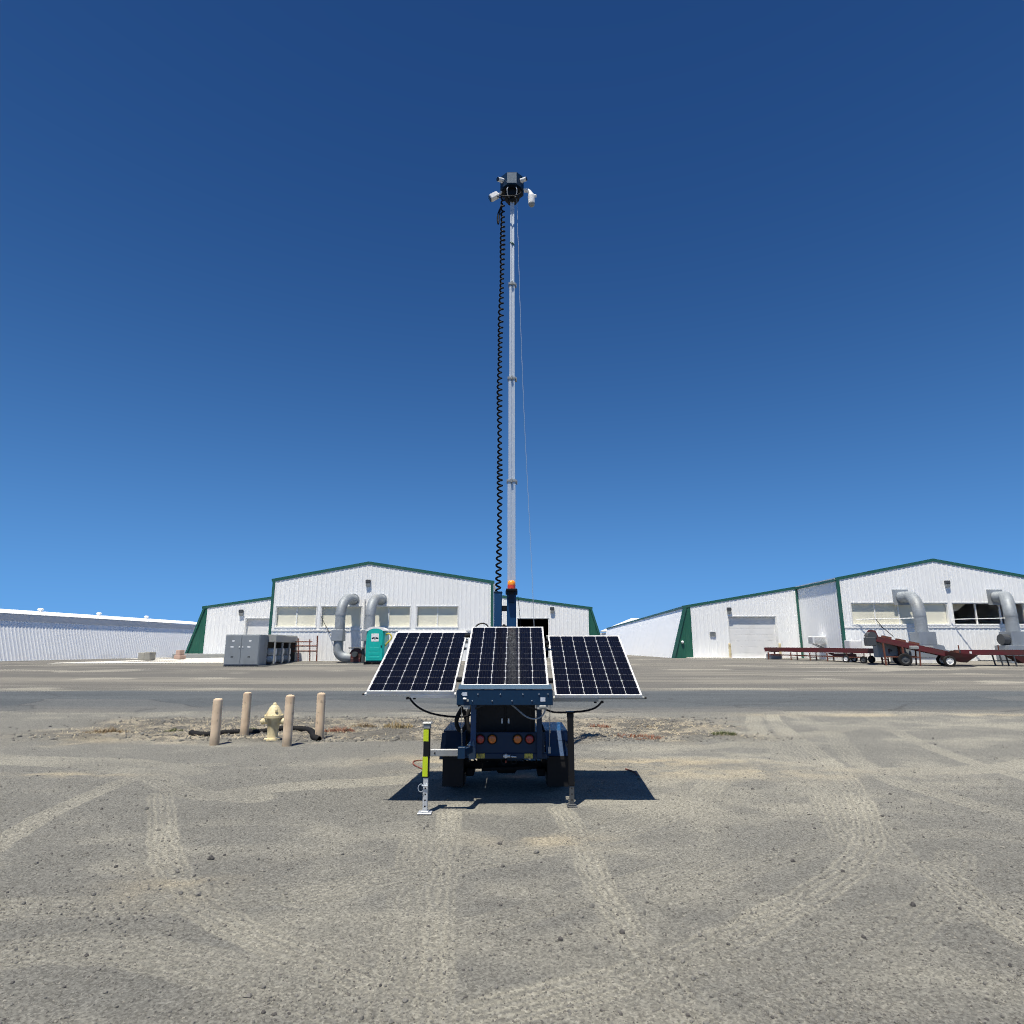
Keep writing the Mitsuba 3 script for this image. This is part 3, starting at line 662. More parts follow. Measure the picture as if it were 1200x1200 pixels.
obj('hitch_pin', [cyl((-.10, 7.53, .52), (-.02, 7.53, .52), .016, 10), bx(-.085, -.055, 7.50, 7.555, .50, .545, .004), cyl((-.01, 7.53, .515), (.05, 7.53, .512), .009, 8)], 'aluminium_dull', tr)
th = np.linspace(0, PI, 14)
obj('safety_loop', [tube([(x + .035 * math.cos(a), 7.55, .487 - .055 * math.sin(a)) for a in th], .005, 6) for x in (-.09, .02)], 'cable_black', tr)
obj('red_tag', bx(-.075, -.065, 7.53, 7.54, .445, .47), 'red_lens', tr)

# header beam under the middle panel
hb = obj('header_beam', [bx(-.615, .455, 7.19, 7.225, 1.105, 1.272, .006), bx(-.615, .455, 7.225, 7.33, 1.105, 1.125, .004)], 'dark_blue_paint', tr)
obj('top_plate', slab([(-.60, 7.185, 1.275), (.445, 7.185, 1.275), (.445, 7.30, 1.318), (-.60, 7.30, 1.318)], .006), 'blue_panel', hb)
for x in (-.56, -.38, -.13, .12, .30, .40): obj('bolt', cyl((x, 7.19, 1.225), (x, 7.178, 1.225), .007, 6), 'aluminium_dull', hb)
for x in (-.44, -.22, .0, .22): obj('bolt', cyl((x, 7.19, 1.155), (x, 7.178, 1.155), .007, 6), 'aluminium_dull', hb)
obj('label_plate', bx(-.555, -.50, 7.186, 7.189, 1.205, 1.245), 'sticker_pale', hb); obj('label_plate', bx(.315, .37, 7.186, 7.189, 1.145, 1.19), 'sticker_pale', hb)
obj('switch', [bx(-.545, -.505, 7.165, 7.188, 1.165, 1.185, .004), cyl((-.49, 7.188, 1.16), (-.49, 7.165, 1.155), .012, 8)], 'aluminium_dull', hb)
obj('end_bracket', [bx(-.54, -.47, 7.2, 7.25, 1.06, 1.105, .004), bx(.28, .40, 7.2, 7.25, 1.06, 1.105, .004), bx(.30, .38, 7.17, 7.2, 1.075, 1.105, .008)], 'unit_top', hb)
obj('strut', [beam((-.445, 7.53, 1.10), (-.20, 7.60, 1.105), .02), beam((.31, 7.53, 1.02), (.06, 7.4, 1.105), .022), beam((-.42, 7.5, 1.04), (-.28, 7.35, 1.105), .018)], 'black_plastic', tr)

# solar panels
tl = math.radians(24.9)
Uv, Vv, Nv = np.array([1.0, 0, 0]), np.array([0, math.cos(tl), math.sin(tl)]), np.array([0, -math.sin(tl), math.cos(tl)])
PW, PL = .99, 1.65
oct_ = []
cx, cy, ch = .0770, .0779, .011
cell_poly = [(-cx + ch, -cy), (cx - ch, -cy), (cx, -cy + ch), (cx, cy - ch), (cx - ch, cy), (-cx + ch, cy), (-cx, cy - ch), (-cx, -cy + ch)]
cv = np.array([(a, b, 0) for a, b in cell_poly] + [(0, 0, 0)]); cf = [[8, i, (i + 1) % 8] for i in range(8)]
cell_dict = mikit.ply(mesh(cv, cf), 'mat_solar_cell', uv=(cv[:, :2] / [2 * cx, 2 * cy] + .5))
def panel(x0, y0, z0, yaw, label):
    to = T().translate([x0, y0, z0]).rotate([0, 0, 1], yaw).rotate([1, 0, 0], math.degrees(tl))
    fw = .013
    fr = [bx(-PW / 2, PW / 2, 0, fw, -.035, 0, .0015), bx(-PW / 2, PW / 2, PL - fw, PL, -.035, 0, .0015), bx(-PW / 2, -PW / 2 + fw, fw, PL - fw, -.035, 0, .0015), bx(PW / 2 - fw, PW / 2, fw, PL - fw, -.035, 0, .0015)]
    k = obj('solar_panel', fr, 'frame_white', tr, to_world=to, label=label)
    obj('back_sheet', [quad((-PW / 2 + fw, fw, -.005), (PW / 2 - fw, fw, -.005), (PW / 2 - fw, PL - fw, -.005), (-PW / 2 + fw, PL - fw, -.005))], 'back_sheet', k, to_world=to)
    obj('rear_sheet', [quad((-PW / 2 + fw, fw, -.009), (-PW / 2 + fw, PL - fw, -.009), (PW / 2 - fw, PL - fw, -.009), (PW / 2 - fw, fw, -.009))], 'white_paint', k, to_world=to)
    for j in range(10):
        for i in range(6):
            u, v = (i - 2.5) * .1587, PL / 2 + (j - 4.5) * .1602
            key = numbered(k + '__cell')
            scene[key] = {**cell_dict, 'to_world': to @ T().translate([u, v, -.0032])}
    obj('junction_box', bx(-.06, .06, 1.38, 1.48, -.035, -.0095, .005), 'black_plastic', k, to_world=to)
    return k, to
pc, tc_ = panel(-.080, 7.272, 1.320, -.65, 'solar panel in the middle, over the header beam')
pr, tr_ = panel(.983, 7.326, 1.205, -.4, 'lower solar panel on the right')
pl_, tl_ = panel(-1.150, 7.275, 1.250, -1.5, 'solar panel on the left')
def P(to, *p):
    q = np.array((to @ mi.ScalarPoint3f(*p))); return q
for k, to, s in ((pr, tr_, 1), (pl_, tl_, -1)):
    rm = 'unit_top' if s > 0 else 'white_trim'
    for m_ in ([bx(-PW / 2 - .02, .0, .0, .05, -.085, -.037, .003), bx(0, PW / 2 + .03, .012, .04, -.062, -.037, .003), bx(-PW / 2 - .02, PW / 2 - .02, PL - .20, PL - .15, -.085, -.037, .003), bx(-PW / 2 - .02, PW / 2 - .1, PL + .003, PL + .03, -.05, -.01, .003)] if s > 0 else
               [bx(0, PW / 2 + .02, .0, .05, -.085, -.037, .003), bx(-PW / 2 - .03, 0, .012, .04, -.062, -.037, .003), bx(-PW / 2 - .02, PW / 2 + .02, PL - .20, PL - .15, -.085, -.037, .003)]):
        obj('rail', m_, rm, k, to_world=to)
    obj('rail_clip', [bx(a, a + .03, -.006, .03, -.10, -.085, .003) for a in (-.05, .03)] + [cyl((s * (PW / 2 + .02), .026, -.05), (s * (PW / 2 + .055), .026, -.05), .012, 8)], 'black_plastic', k, to_world=to)
obj('tilt_tube', cyl((-PW / 2 + .02, PL + .035, -.02), (PW / 2 - .02, PL + .035, -.02), .022, 10), 'white_trim', pl_, to_world=tl_)
obj('rail', [bx(-.40, -.36, .1, PL - .1, -.085, -.037), bx(.36, .40, .1, PL - .1, -.085, -.037)], 'dark_blue_paint', pc, to_world=tc_)
obj('hinge', [bx(.497, .555, 1.18, 1.24, -.06, -.02, .004), bx(.497, .555, .2, .26, -.09, -.05, .004), bx(-.575, -.497, 1.42, 1.50, -.06, -.02, .004), bx(-.575, -.497, .2, .26, -.08, -.04, .004)], 'black_plastic', pc, to_world=tc_)
obj('panel_support', [beam((-.38, 9.3, 1.70), (-.38, 8.55, 1.86), .04), beam((.22, 9.3, 1.70), (.22, 8.55, 1.86), .04), beam((-.6, 8.42, 1.72), (-1.4, 8.42, 1.62), .04, .03), beam((.44, 8.42, 1.72), (1.2, 8.42, 1.52), .04, .03)], 'dark_blue_paint', tr)

# hanging cables
obj('panel_cable', tube(bez([(-1.16, 7.32, 1.175), (-1.09, 7.35, 1.09), (-.93, 7.42, 1.00), (-.72, 7.5, .955), (-.52, 7.55, .955), (-.42, 7.6, 1.0)], 26), .011, 8), 'cable_black', tr, smooth=True)
obj('panel_cable', tube(bez([(1.02, 7.36, 1.13), (.95, 7.4, 1.06), (.80, 7.46, 1.015), (.62, 7.5, 1.0), (.44, 7.53, 1.01), (.33, 7.6, 1.06), (.2, 7.7, 1.09)], 26), .011, 8), 'cable_black', tr, smooth=True)
obj('panel_cable', tube(bez([(.37, 7.24, 1.10), (.36, 7.24, 1.02), (.28, 7.27, .955), (.18, 7.3, .965), (.08, 7.35, 1.03), (-.02, 7.4, 1.10)], 22), .009, 8), 'unit_grey', tr, smooth=True)
for x, dx in ((-.565, -.005), (.425, .002)):
    obj('tie_cable', [tube([(x, 7.21, 1.105), (x + dx * .5, 7.35, .9), (x + dx, 7.50, .62)], .0035, 6), cyl((x + dx * .6, 7.36, .83), (x + dx * .7, 7.39, .79), .009, 6), bx(x + dx - .016, x + dx + .016, 7.49, 7.51, .555, .625, .004)], 'galv_dull', tr)
hk = [tube(bez([(-.60, 7.95, 1.02), (-.655, 7.93, .93), (-.67, 7.9, .82), (-.62, 7.9, .75), (-.56, 7.92, .80), (-.575, 7.95, .93), (-.60, 7.95, 1.02)], 24), .026, 8),
      tube(bez([(-.49, 7.95, 1.05), (-.53, 7.93, .97), (-.545, 7.9, .84), (-.50, 7.9, .74), (-.46, 7.92, .82), (-.47, 7.95, .97), (-.49, 7.95, 1.05)], 24), .028, 8), tube(bez([(-.66, 7.95, 1.03), (-.58, 7.95, 1.06), (-.5, 7.96, 1.07), (-.42, 8.0, 1.06)], 10), .012, 6)]
obj('cable_bundle', hk, 'black_rubber', tr, smooth=True, label='looped bundle of black cable hanging at the left')

# stabilizers
def jack(x, y, top, lit, arm_x):
    k = obj('stabilizer', [bx(x - .034, x + .034, y - .034, y + .034, .36 if lit else .22, top, .006)], 'black_plastic', tr, label='left stabilizer jack with yellow reflective tape' if lit else 'right stabilizer jack with a black outer tube')
    obj('cap', [bx(x - .038, x + .038, y - .038, y + .038, top - .045, top + .005, .008), bx(x - .052, x + .052, y - .05, y + .05, top + .005, top + .025, .008)], 'galv_dull' if lit else 'black_plastic', k)
    if lit:
        obj('tape', [bx(x - .0365, x + .020, y - .0372, y + .03, top - .17, top - .05)], 'tape_yellow', k)
        obj('tape', [bx(x - .0365, x + .020, y - .0372, y + .03, .375, .575)], 'tape_yellow', k)
    leg = obj('leg', [bx(x - .026, x + .026, y - .026, y + .026, .02, .37, .004)], 'galv_leg' if lit else 'dark_steel', k)  # shaded right leg gets a darker metal than the sunlit left one
    obj('leg_hole', [cyl((x, y - .0262, z), (x, y - .0275, z), .009, 12) for z in (.075, .135, .195, .255)], 'lens_dark', leg)
    fr_ = .074 if lit else .055
    obj('foot', [bx(x - fr_, x + fr_, y - .065, y + .065, .002, .014, .003), bx(x - .04, x + .04, y - .04, y + .04, .014, .03, .004)], 'galv_leg' if lit else 'dark_steel', k)  # right foot darkened in colour for the panel shade, like its leg
    if lit: obj('pin', [cyl((x - .035, y - .045, .285), (x + .03, y - .05, .287), .007, 8), tube([(x - .03 + .03 * math.cos(a) - .015, y - .045, .262 + .04 * math.sin(a)) for a in np.linspace(.3, 5.6, 16)], .0035, 5)], 'aluminium', k)
    if not lit:
        obj('arm', [beam((x, y + .034, .61), (x, y + .62, .60), .05, .05), beam((x, y + .6, .60), (TC + .38, y + .6, .58), .05, .05)], 'black_plastic', k)
        return
    obj('arm', [bx(min(x + (.036 if arm_x > x else -.036), arm_x), max(x + (.036 if arm_x > x else -.036), arm_x), y - .008 if lit else y + .0, y + .045, .575, .645, .005)], 'galv_dull', k)
    sg = 1 if arm_x > x else -1
    obj('sleeve', [bx(*sorted((arm_x - sg * .03, arm_x + sg * .05)), y - .02, y + .06, .55, .67, .005), beam((arm_x + sg * .02, y + .06, .61), (TC - sg * .38, y + .4, .60), .07, .07)], 'dark_blue_paint', k)
    obj('arm_bolt', cyl((x + sg * .09, y - (.008 if lit else 0), .61), (x + sg * .09, y - .016, .61), .009, 6), 'lens_dark', k)
jack(-.93, 7.17, .905, True, -.56)
jack(.668, 7.46, .99, False, .44)

# mast
MY = 9.6
obj('mast_post', bx(-.078, .062, MY - .07, MY + .07, .62, 2.53, .008), 'blue_paint', tr)
obj('post_collar', [bx(-.10, .085, MY - .10, MY + .10, 2.53, 2.59, .008), bx(-.05, .035, MY - .12, MY - .085, 2.40, 2.53, .006)], 'dark_blue_paint', tr)
obj('cable_post', bx(-.272, -.155, MY - .05, MY + .09, .62, 2.55, .006), 'blue_paint', tr)
obj('cable_post_cap', bx(-.278, -.149, MY - .056, MY + .096, 2.55, 2.575, .006), 'dark_blue_paint', tr)
obj('post_link', bx(-.155, -.078, MY - .02, MY + .04, 2.28, 2.36, .005), 'black_plastic', tr); obj('post_link', [cyl((-.12, MY - .05, 2.05), (-.12, MY - .02, 2.05), .03, 10), bx(-.155, -.078, MY - .03, MY + .04, 1.7, 2.06, .005)], 'black_plastic', tr)
bk = obj('beacon', lathe([(0, 0), (.060, 0), (.062, .05), (.058, .052), (0, .054)], 24, (-.008, MY - .16, 2.605)), 'red_beacon', tr, smooth=40, label='amber and red warning beacon')
obj('beacon_dome', lathe([(.058, .054), (.060, .075), (.054, .105), (.036, .122), (0, .128)], 24, (-.008, MY - .16, 2.605)), 'orange_beacon', bk, smooth=40)
obj('beacon_bracket', [bx(-.09, .08, MY - .22, MY - .10, 2.57, 2.604, .006), bx(-.05, .03, MY - .12, MY - .07, 2.45, 2.58, .004)], 'black_plastic', bk)
zs = [2.59, 4.35, 6.11, 7.85, 9.45]; ws = [.126, .108, .092, .072]
for i in range(4):
    w = ws[i] / 2
    g = .008
    poly = Polygon([(-w, -w), (-g, -w), (-g, -w + .012), (g, -w + .012), (g, -w), (w, -w), (w, w), (-w, w)]).buffer(-.004, join_style=1).buffer(.004, join_style=1)
    mst = trimesh.creation.extrude_polygon(poly, zs[i + 1] - zs[i] + (.0 if i == 3 else 0), engine='earcut'); mst.apply_translation((-.008 + .012 * i / 3, MY, zs[i]))
    k = obj('mast_section', mst, 'aluminium', tr, smooth=40)
    if i < 3:
        x = -.008 + .012 * i / 3
        c = zs[i + 1]
        ring = Polygon([(-w - .009, -w - .009), (w + .009, -w - .009), (w + .009, w + .009), (-w - .009, w + .009)])
        r2 = trimesh.creation.extrude_polygon(ring.buffer(.005), .036, engine='earcut'); r2.apply_translation((x, MY, c - .04))
        obj('collar', [r2, bx(x + w + .010, x + w + .032, MY - .03, MY + .0, c - .075, c - .005, .004), bx(x - .015, x + .015, MY - w - .045, MY - w - .015, c - .06, c + .005, .004)], 'unit_grey', k)
obj('mast_band', trimesh.creation.cylinder(.057, .018, sections=20, transform=trimesh.transformations.translation_matrix([.004, MY, 8.62]) @ trimesh.transformations.rotation_matrix(.75, [0, 1, 0])), 'green_trim', tr)

# camera head
HX = .0
hd = obj('camera_head', moved(trimesh.creation.cylinder(.225, .24, sections=8), trimesh.transformations.translation_matrix([HX, MY, 9.79]) @ trimesh.transformations.rotation_matrix(PI / 8, [0, 0, 1])), 'dark_blue_paint', tr)
obj('face_panel', bx(HX - .088, HX + .082, MY - .217, MY - .2075, 9.685, 9.895, .003), 'blue_panel', hd)
obj('underside', [trimesh.creation.cylinder(.19, .03, sections=8, transform=trimesh.transformations.translation_matrix([HX, MY, 9.655])), trimesh.creation.cylinder(.13, .12, sections=16, transform=trimesh.transformations.translation_matrix([HX, MY, 9.585])), trimesh.creation.cylinder(.085, .02, sections=20, transform=trimesh.transformations.translation_matrix([HX, MY, 9.47]))], 'black_plastic', hd)
obj('white_lead', [tube(bez([(HX + s * .07, MY - .16, 9.645), (HX + s * .085, MY - .18, 9.59), (HX + s * .08, MY - .14, 9.53), (HX + s * .05, MY - .1, 9.49)], 10), .008, 6) for s in (-1, 1)], 'white_plastic', hd, smooth=True)
obj('black_lead', [tube(bez([(HX - .22, MY - .12, 9.52), (HX - .1, MY - .2, 9.43), (HX + .05, MY - .2, 9.44), (HX + .16, MY - .15, 9.55)], 14), .011, 6), tube(bez([(HX - .30, MY - .12, 9.50), (HX - .22, MY - .15, 9.45), (HX - .14, MY - .12, 9.45)], 8), .009, 6)], 'cable_black', hd, smooth=True)
def bullet(name, c, d, r, L, extra=None):
    c, d = np.array(c, float), np.array(d, float); d /= np.linalg.norm(d)
    k = obj(name, [tube([c - d * L / 2, c - d * L * .45, c + d * L * .42, c + d * L / 2], [r * .8, r, r, r * .96], 18)] + (extra or []), 'white_plastic', hd, smooth=40)
    obj('lens', tube([c + d * L / 2 * .98, c + d * (L / 2 + .012)], [r * .88, r * .84], 18), 'lens_dark', k, smooth=40)
    return k
bullet('bullet_camera', (HX - .200, MY - .15, 9.80), (-.80, -.55, -.22), .040, .115, [cyl((HX - .16, MY - .10, 9.78), (HX - .19, MY - .15, 9.79), .025, 10)])
bullet('bullet_camera', (HX + .200, MY - .15, 9.80), (.85, -.40, .05), .038, .11, [cyl((HX + .16, MY - .10, 9.78), (HX + .19, MY - .15, 9.79), .025, 10)])
k = obj('box_camera', [moved(bx(-.085, .075, -.055, .055, -.05, .05, .014), trimesh.transformations.translation_matrix([HX - .31, MY - .12, 9.49]) @ trimesh.transformations.rotation_matrix(-.55, [0, 1, 0])), cyl((HX - .25, MY - .1, 9.53), (HX - .19, MY - .06, 9.63), .02, 8)], 'white_plastic', hd, label='white box camera pointing down to the left')
obj('lens', moved(bx(-.10, -.086, -.045, .045, -.042, .042, .006), trimesh.transformations.translation_matrix([HX - .31, MY - .12, 9.49]) @ trimesh.transformations.rotation_matrix(-.55, [0, 1, 0])), 'lens_dark', k)
k = obj('dome_camera', [tube(bez([(HX + .21, MY - .08, 9.64), (HX + .28, MY - .09, 9.63), (HX + .325, MY - .1, 9.57), (HX + .34, MY - .1, 9.50)], 12), [.035] * 8 + [.04, .05, .055, .06], 14), tube([(HX + .34, MY - .1, 9.505), (HX + .345, MY - .1, 9.44), (HX + .345, MY - .1, 9.36)], [.062, .062, .058], 20), cyl((HX + .39, MY - .12, 9.50), (HX + .425, MY - .14, 9.49), .028, 10)], 'white_plastic', hd, smooth=40, label='white dome camera on a bent arm')
dm = trimesh.creation.icosphere(3, .056); dm.apply_translation((HX + .345, MY - .1, 9.355)); obj('dome', dm, 'unit_top', k, smooth=True)

# coiled cable, halyard, antenna
n = 72; s = np.linspace(0, 1, n * 14)
zc = 2.56 + s * (9.56 - 2.56)
xc = -.215 + .045 * s + .012 * np.sin(s * 9); yc = MY - .02 - .05 * np.sin(s * PI)
tw = 2 * PI * n * s + 1.6 * np.sin(s * 23) + 1.2 * np.sin(s * 41 + 1)
rr = .032 + .006 * np.sin(s * 31)
obj('coiled_cable', tube(np.stack([xc + rr * np.cos(tw), yc + rr * np.sin(tw), zc], 1), .0155, 7), 'cable_black', tr, smooth=True, label='long coiled black cable beside the mast')
obj('cable_tail', tube(bez([(-.17, MY - .03, 9.42), (-.23, MY - .05, 9.25), (-.255, MY - .06, 9.05), (-.245, MY - .06, 8.98), (-.22, MY - .05, 9.15), (-.17, MY - .03, 9.38)], 24), .012, 6), 'cable_black', tr, smooth=True)
obj('halyard', tube(bez([(.085, MY - .05, 9.50), (.125, MY - .06, 7.9), (.20, MY - .05, 5.4), (.30, MY, 3.1), (.345, MY + .02, 1.7)], 40), .0035, 6), 'galv_leg', tr, smooth=True)
obj('whip_antenna', [tube([(.155, MY - .05, 1.6), (.13, MY - .05, 2.1), (.09, MY - .06, 2.5)], .004, 6), cyl((.155, MY - .05, 1.55), (.155, MY - .05, 1.75), .012, 8), tube(bez([(-.52, 8.9, 2.0), (-.46, 8.9, 2.06), (-.38, 8.9, 2.06), (-.33, 8.9, 2.0)], 10), .011, 6)], 'cable_black', tr)

# ------------------------------------------------------------------ bollards, hydrant, drain pipe
BG = 'four tan steel bollards around the hydrant'
for (px, py, h), lab in (((251, 873, .80), 'tan bollard at the left front of the hydrant, first of four'), ((286, 862, .82), 'tan bollard behind left of the hydrant, the lower of its ends standing on gravel'),
                        ((336, 874, .87), 'chipped tan bollard directly right of the hydrant, nearest the camera'), ((374, 866, .85), 'tan bollard at the right end of the black drain pipe')):
    g = G(px, py); z = float(ground_z(g[0], g[1])) - .03
    k = thing('bollard', lab, 'bollard', BG)
    lx, ly = (random.uniform(-.012, .012) for _ in 'ab')
    put(k, tube([(g[0], g[1], z), (g[0] + lx, g[1] + ly, z + .03 + h - .02), (g[0] + lx, g[1] + ly, z + .03 + h)], [.084, .084, .076], 28), 'bollard_paint', smooth=40)
    obj('cap', lathe([(0, .0), (.070, .0), (.074, .008), (.05, .022), (0, .03)], 20, (g[0] + lx, g[1] + ly, z + .03 + h - .004)), 'bollard_paint', k, smooth=40)
labels['bollard_001']['label'] = 'tan bollard behind and left of the hydrant, on the far side of the pipe'
hg = G(319, 867); hz = float(ground_z(hg[0], hg[1])) - .02
hy = thing('fire_hydrant', 'pale yellow fire hydrant standing among the four bollards', 'hydrant')
o = (hg[0], hg[1], hz)
put(hy, lathe([(0, 0), (.15, 0), (.15, .045), (.105, .05), (.098, .10), (.105, .22), (.128, .36), (.150, .41), (.150, .43), (0, .43)], 28, o), 'hydrant_paint', smooth=30)
obj('bonnet', lathe([(.178, .43), (.178, .475), (.160, .478), (.135, .53), (.095, .61), (.062, .655), (.040, .665), (.036, .69), (.022, .705), (0, .71)], 28, o), 'hydrant_paint', hy, smooth=30)
for a in np.arange(8) * PI / 4 + .2: obj('flange_bolt', cyl((o[0] + .163 * math.cos(a), o[1] + .163 * math.sin(a), hz + .40), (o[0] + .163 * math.cos(a), o[1] + .163 * math.sin(a), hz + .495), .012, 6), 'hydrant_paint', hy)
for s_ in (-1, 1):
    n_k = obj('hose_nozzle', [cyl((o[0] + s_ * .10, o[1] - .01, hz + .36), (o[0] + s_ * .185, o[1] - .02, hz + .36), .05, 18), cyl((o[0] + s_ * .185, o[1] - .02, hz + .36), (o[0] + s_ * .225, o[1] - .025, hz + .36), .062, 18, .055), cyl((o[0] + s_ * .225, o[1] - .025, hz + .36), (o[0] + s_ * .255, o[1] - .03, hz + .36), .022, 5)], 'hydrant_paint', hy)
obj('pumper_nozzle', [cyl((o[0], o[1] + .08, hz + .34), (o[0], o[1] + .165, hz + .34), .075, 20), cyl((o[0], o[1] + .165, hz + .34), (o[0], o[1] + .19, hz + .34), .085, 20, .07), cyl((o[0], o[1] + .19, hz + .34), (o[0], o[1] + .215, hz + .34), .022, 5)], 'hydrant_paint', hy)
obj('bonnet_lug', [bx(o[0] + .055, o[0] + .10, o[1] - .14, o[1] - .10, hz + .54, hz + .60, .01)], 'hydrant_paint', hy)
pp = [G(*q) for q in ((224, 861), (248, 862), (275, 860), (305, 859), (330, 857), (352, 857), (366, 861), (374, 868))]
pp = bez([(a, b, float(ground_z(a, b)) + .030) for a, b, _ in pp], 240)
dp = thing('drain_pipe', 'black corrugated drain pipe lying on the gravel behind the bollards', 'pipe')
put(dp, tube(pp, .058 + .006 * np.sin(np.arange(240) * PI * .66), 16, caps=False), 'black_rubber', smooth=True)
obj('inner_wall', tube(pp[::8], .049, 14, caps=False), 'cable_black', dp, smooth=True)

# ------------------------------------------------------------------ portable toilet
c = at(439.5, 770, 38.6); tz = float(gz(c[0], 38.6)) - .01
pt = thing('portable_toilet', 'turquoise portable toilet with a white domed roof in front of a duct', 'portable toilet')
x, y = c[0], 39.0
put(pt, bx(x - .56, x + .56, y - .55, y + .55, tz + .18, tz + 1.98, .06), 'teal_plastic')
arc = [(1.22 / 2 * math.cos(a), .27 * math.sin(a)) for a in np.linspace(0, PI, 15)]
obj('roof', extr(Polygon(arc), 1.2, (1, 0, 0), (0, 0, 1), (x, y + .6, tz + 1.98)), 'white_plastic', pt)
arc2 = [(-.46, .25), (.46, .25)] + [(.46 * math.cos(a), 1.93 + .20 * math.sin(a)) for a in np.linspace(0, PI, 13)]
dr_ = obj('door', extr(Polygon(arc2), .05, (1, 0, 0), (0, 0, 1), (x, y - .552, tz)), 'teal_plastic', pt)
for z0_, z1_ in ((.34, .50), (.56, .74), (.80, .98)): obj('door_recess', bx(x - .34, x + .30, y - .615, y - .602, tz + z0_, tz + z1_, .005), 'teal_plastic', dr_)
obj('latch', bx(x + .36, x + .42, y - .63, y - .602, tz + 1.0, tz + 1.14, .008), 'black_plastic', dr_)
sg = obj('sign', bx(x - .24, x + .22, y - .612, y - .603, tz + 1.36, tz + 1.83), 'white_plastic', dr_)
for s_ in (-1, 1):
    e = Polygon([(.10 * math.cos(a) * (1 if True else 1), .055 * math.sin(a) + .02 * math.cos(a) * -s_) for a in np.linspace(0, 2 * PI, 17)[:-1]])
    obj('sign_mark', extr(e, .003, (1, 0, 0), (0, 0, 1), (x - .01 + s_ * .105, y - .613, tz + 1.56)), 'lens_dark', sg)
obj('sign_mark', extr(Polygon([(-.05, 0), (.05, 0), (0, -.09)]), .003, (1, 0, 0), (0, 0, 1), (x - .01, y - .613, tz + 1.53)), 'lens_dark', sg)
obj('skid', [bx(x - .60, x - .46, y - .75, y + .7, tz, tz + .18, .02), bx(x + .46, x + .60, y - .75, y + .7, tz, tz + .18, .02), bx(x - .5, x + .5, y - .6, y + .6, tz + .12, tz + .178)], 'black_plastic', pt)
obj('wash_bottle', [tube(bez([(x + .60, y - .35, tz + 1.75), (x + .85, y - .4, tz + 1.80), (x + .95, y - .4, tz + 1.60), (x + .78, y - .4, tz + 1.35), (x + .6, y - .35, tz + 1.1)], 16), .045, 8)], 'yellow_hose', pt, smooth=True)

# ------------------------------------------------------------------ grey power unit with open bays
u0 = thing('cooling_unit', 'grey steel cooling unit with open side bays left of the warehouse front', 'machine')
xa_, xb_, ya, yb = at(263.5, 760, 36.6)[0], at(304, 760, 36.6)[0], 36.6, 41.6
xc_ = xb_ + .38
zb0 = float(gz(-16, 37)) + .05; zt0 = zb0 + 1.74
put(u0, bx(xa_, xb_, ya, ya + 1.2, zb0, zt0, .02), 'unit_grey')
xm = (xa_ + xb_) / 2 - .05
for a, b in ((xa_ + .04, xm - .015), (xm + .015, xb_ - .04)):
    d_ = obj('cabinet_door', bx(a, b, ya - .03, ya - .002, zb0 + .06, zt0 - .06, .01), 'unit_grey', u0)
    obj('handle', bx(b - .12 if a < xm - .1 else a + .04, b - .04 if a < xm - .1 else a + .12, ya - .055, ya - .03, zb0 + 1.00, zb0 + 1.06, .006), 'white_plastic', d_)
    for zz in (.45, 1.35): obj('label_plate', bx((a + b) / 2 - .09, (a + b) / 2 + .05, ya - .034, ya - .031, zb0 + zz - .02, zb0 + zz + .07), 'white_plastic' if zz > 1 else 'dark_steel', d_)
    obj('label_plate', bx((a + b) / 2 - .16, (a + b) / 2 + .02, ya - .034, ya - .031, zb0 + 1.0, zb0 + 1.08), 'white_plastic', d_)
obj('top_deck', [bx(xa_ - .02, xc_ + .10, ya + 1.22, yb, zt0 - .42, zt0 - .02, .02), bx(xa_ + .02, xc_ + .05, ya + 1.22, yb, zt0 - .02, zt0 + .02, .01)], 'unit_top', u0)
obj('base_rail', [bx(xa_ - .03, xc_ + .12, ya + .02, yb + .02, zb0 - .06, zb0 - .002, .01), bx(xa_ - .03, xc_ + .12, ya + 1.22, yb + .02, zb0, zb0 + .06)], 'dark_steel', u0)
obj('rear_panel', [bx(xa_ - .02, xa_ + .05, ya + 1.22, yb, zb0 + .06, zt0 - .42), bx(xa_ + .05, xc_ + .08, yb - .05, yb, zb0 + .06, zt0 - .42), bx(xa_ + 1.1, xa_ + 1.15, ya + 1.22, yb - .05, zb0 + .06, zt0 - .42)], 'inside_dark', u0)
n = 3
for i in range(n + 1):
    yy = ya + 1.26 + i * (yb - ya - 1.34) / n
    obj('bay_post', bx(xc_ + .0, xc_ + .07, yy - .06, yy + .06, zb0 + .06, zt0 - .42), 'unit_top', u0)
    if i < n:
        w_ = (yb - ya - 1.34) / n
        for zz in (.22, .66):
            obj('filter_drum', cyl((xc_ - .55, yy + w_ / 2, zb0 + .10 + zz), (xc_ - .12, yy + w_ / 2, zb0 + .10 + zz), .21, 14), 'white_plastic', u0, smooth=40)

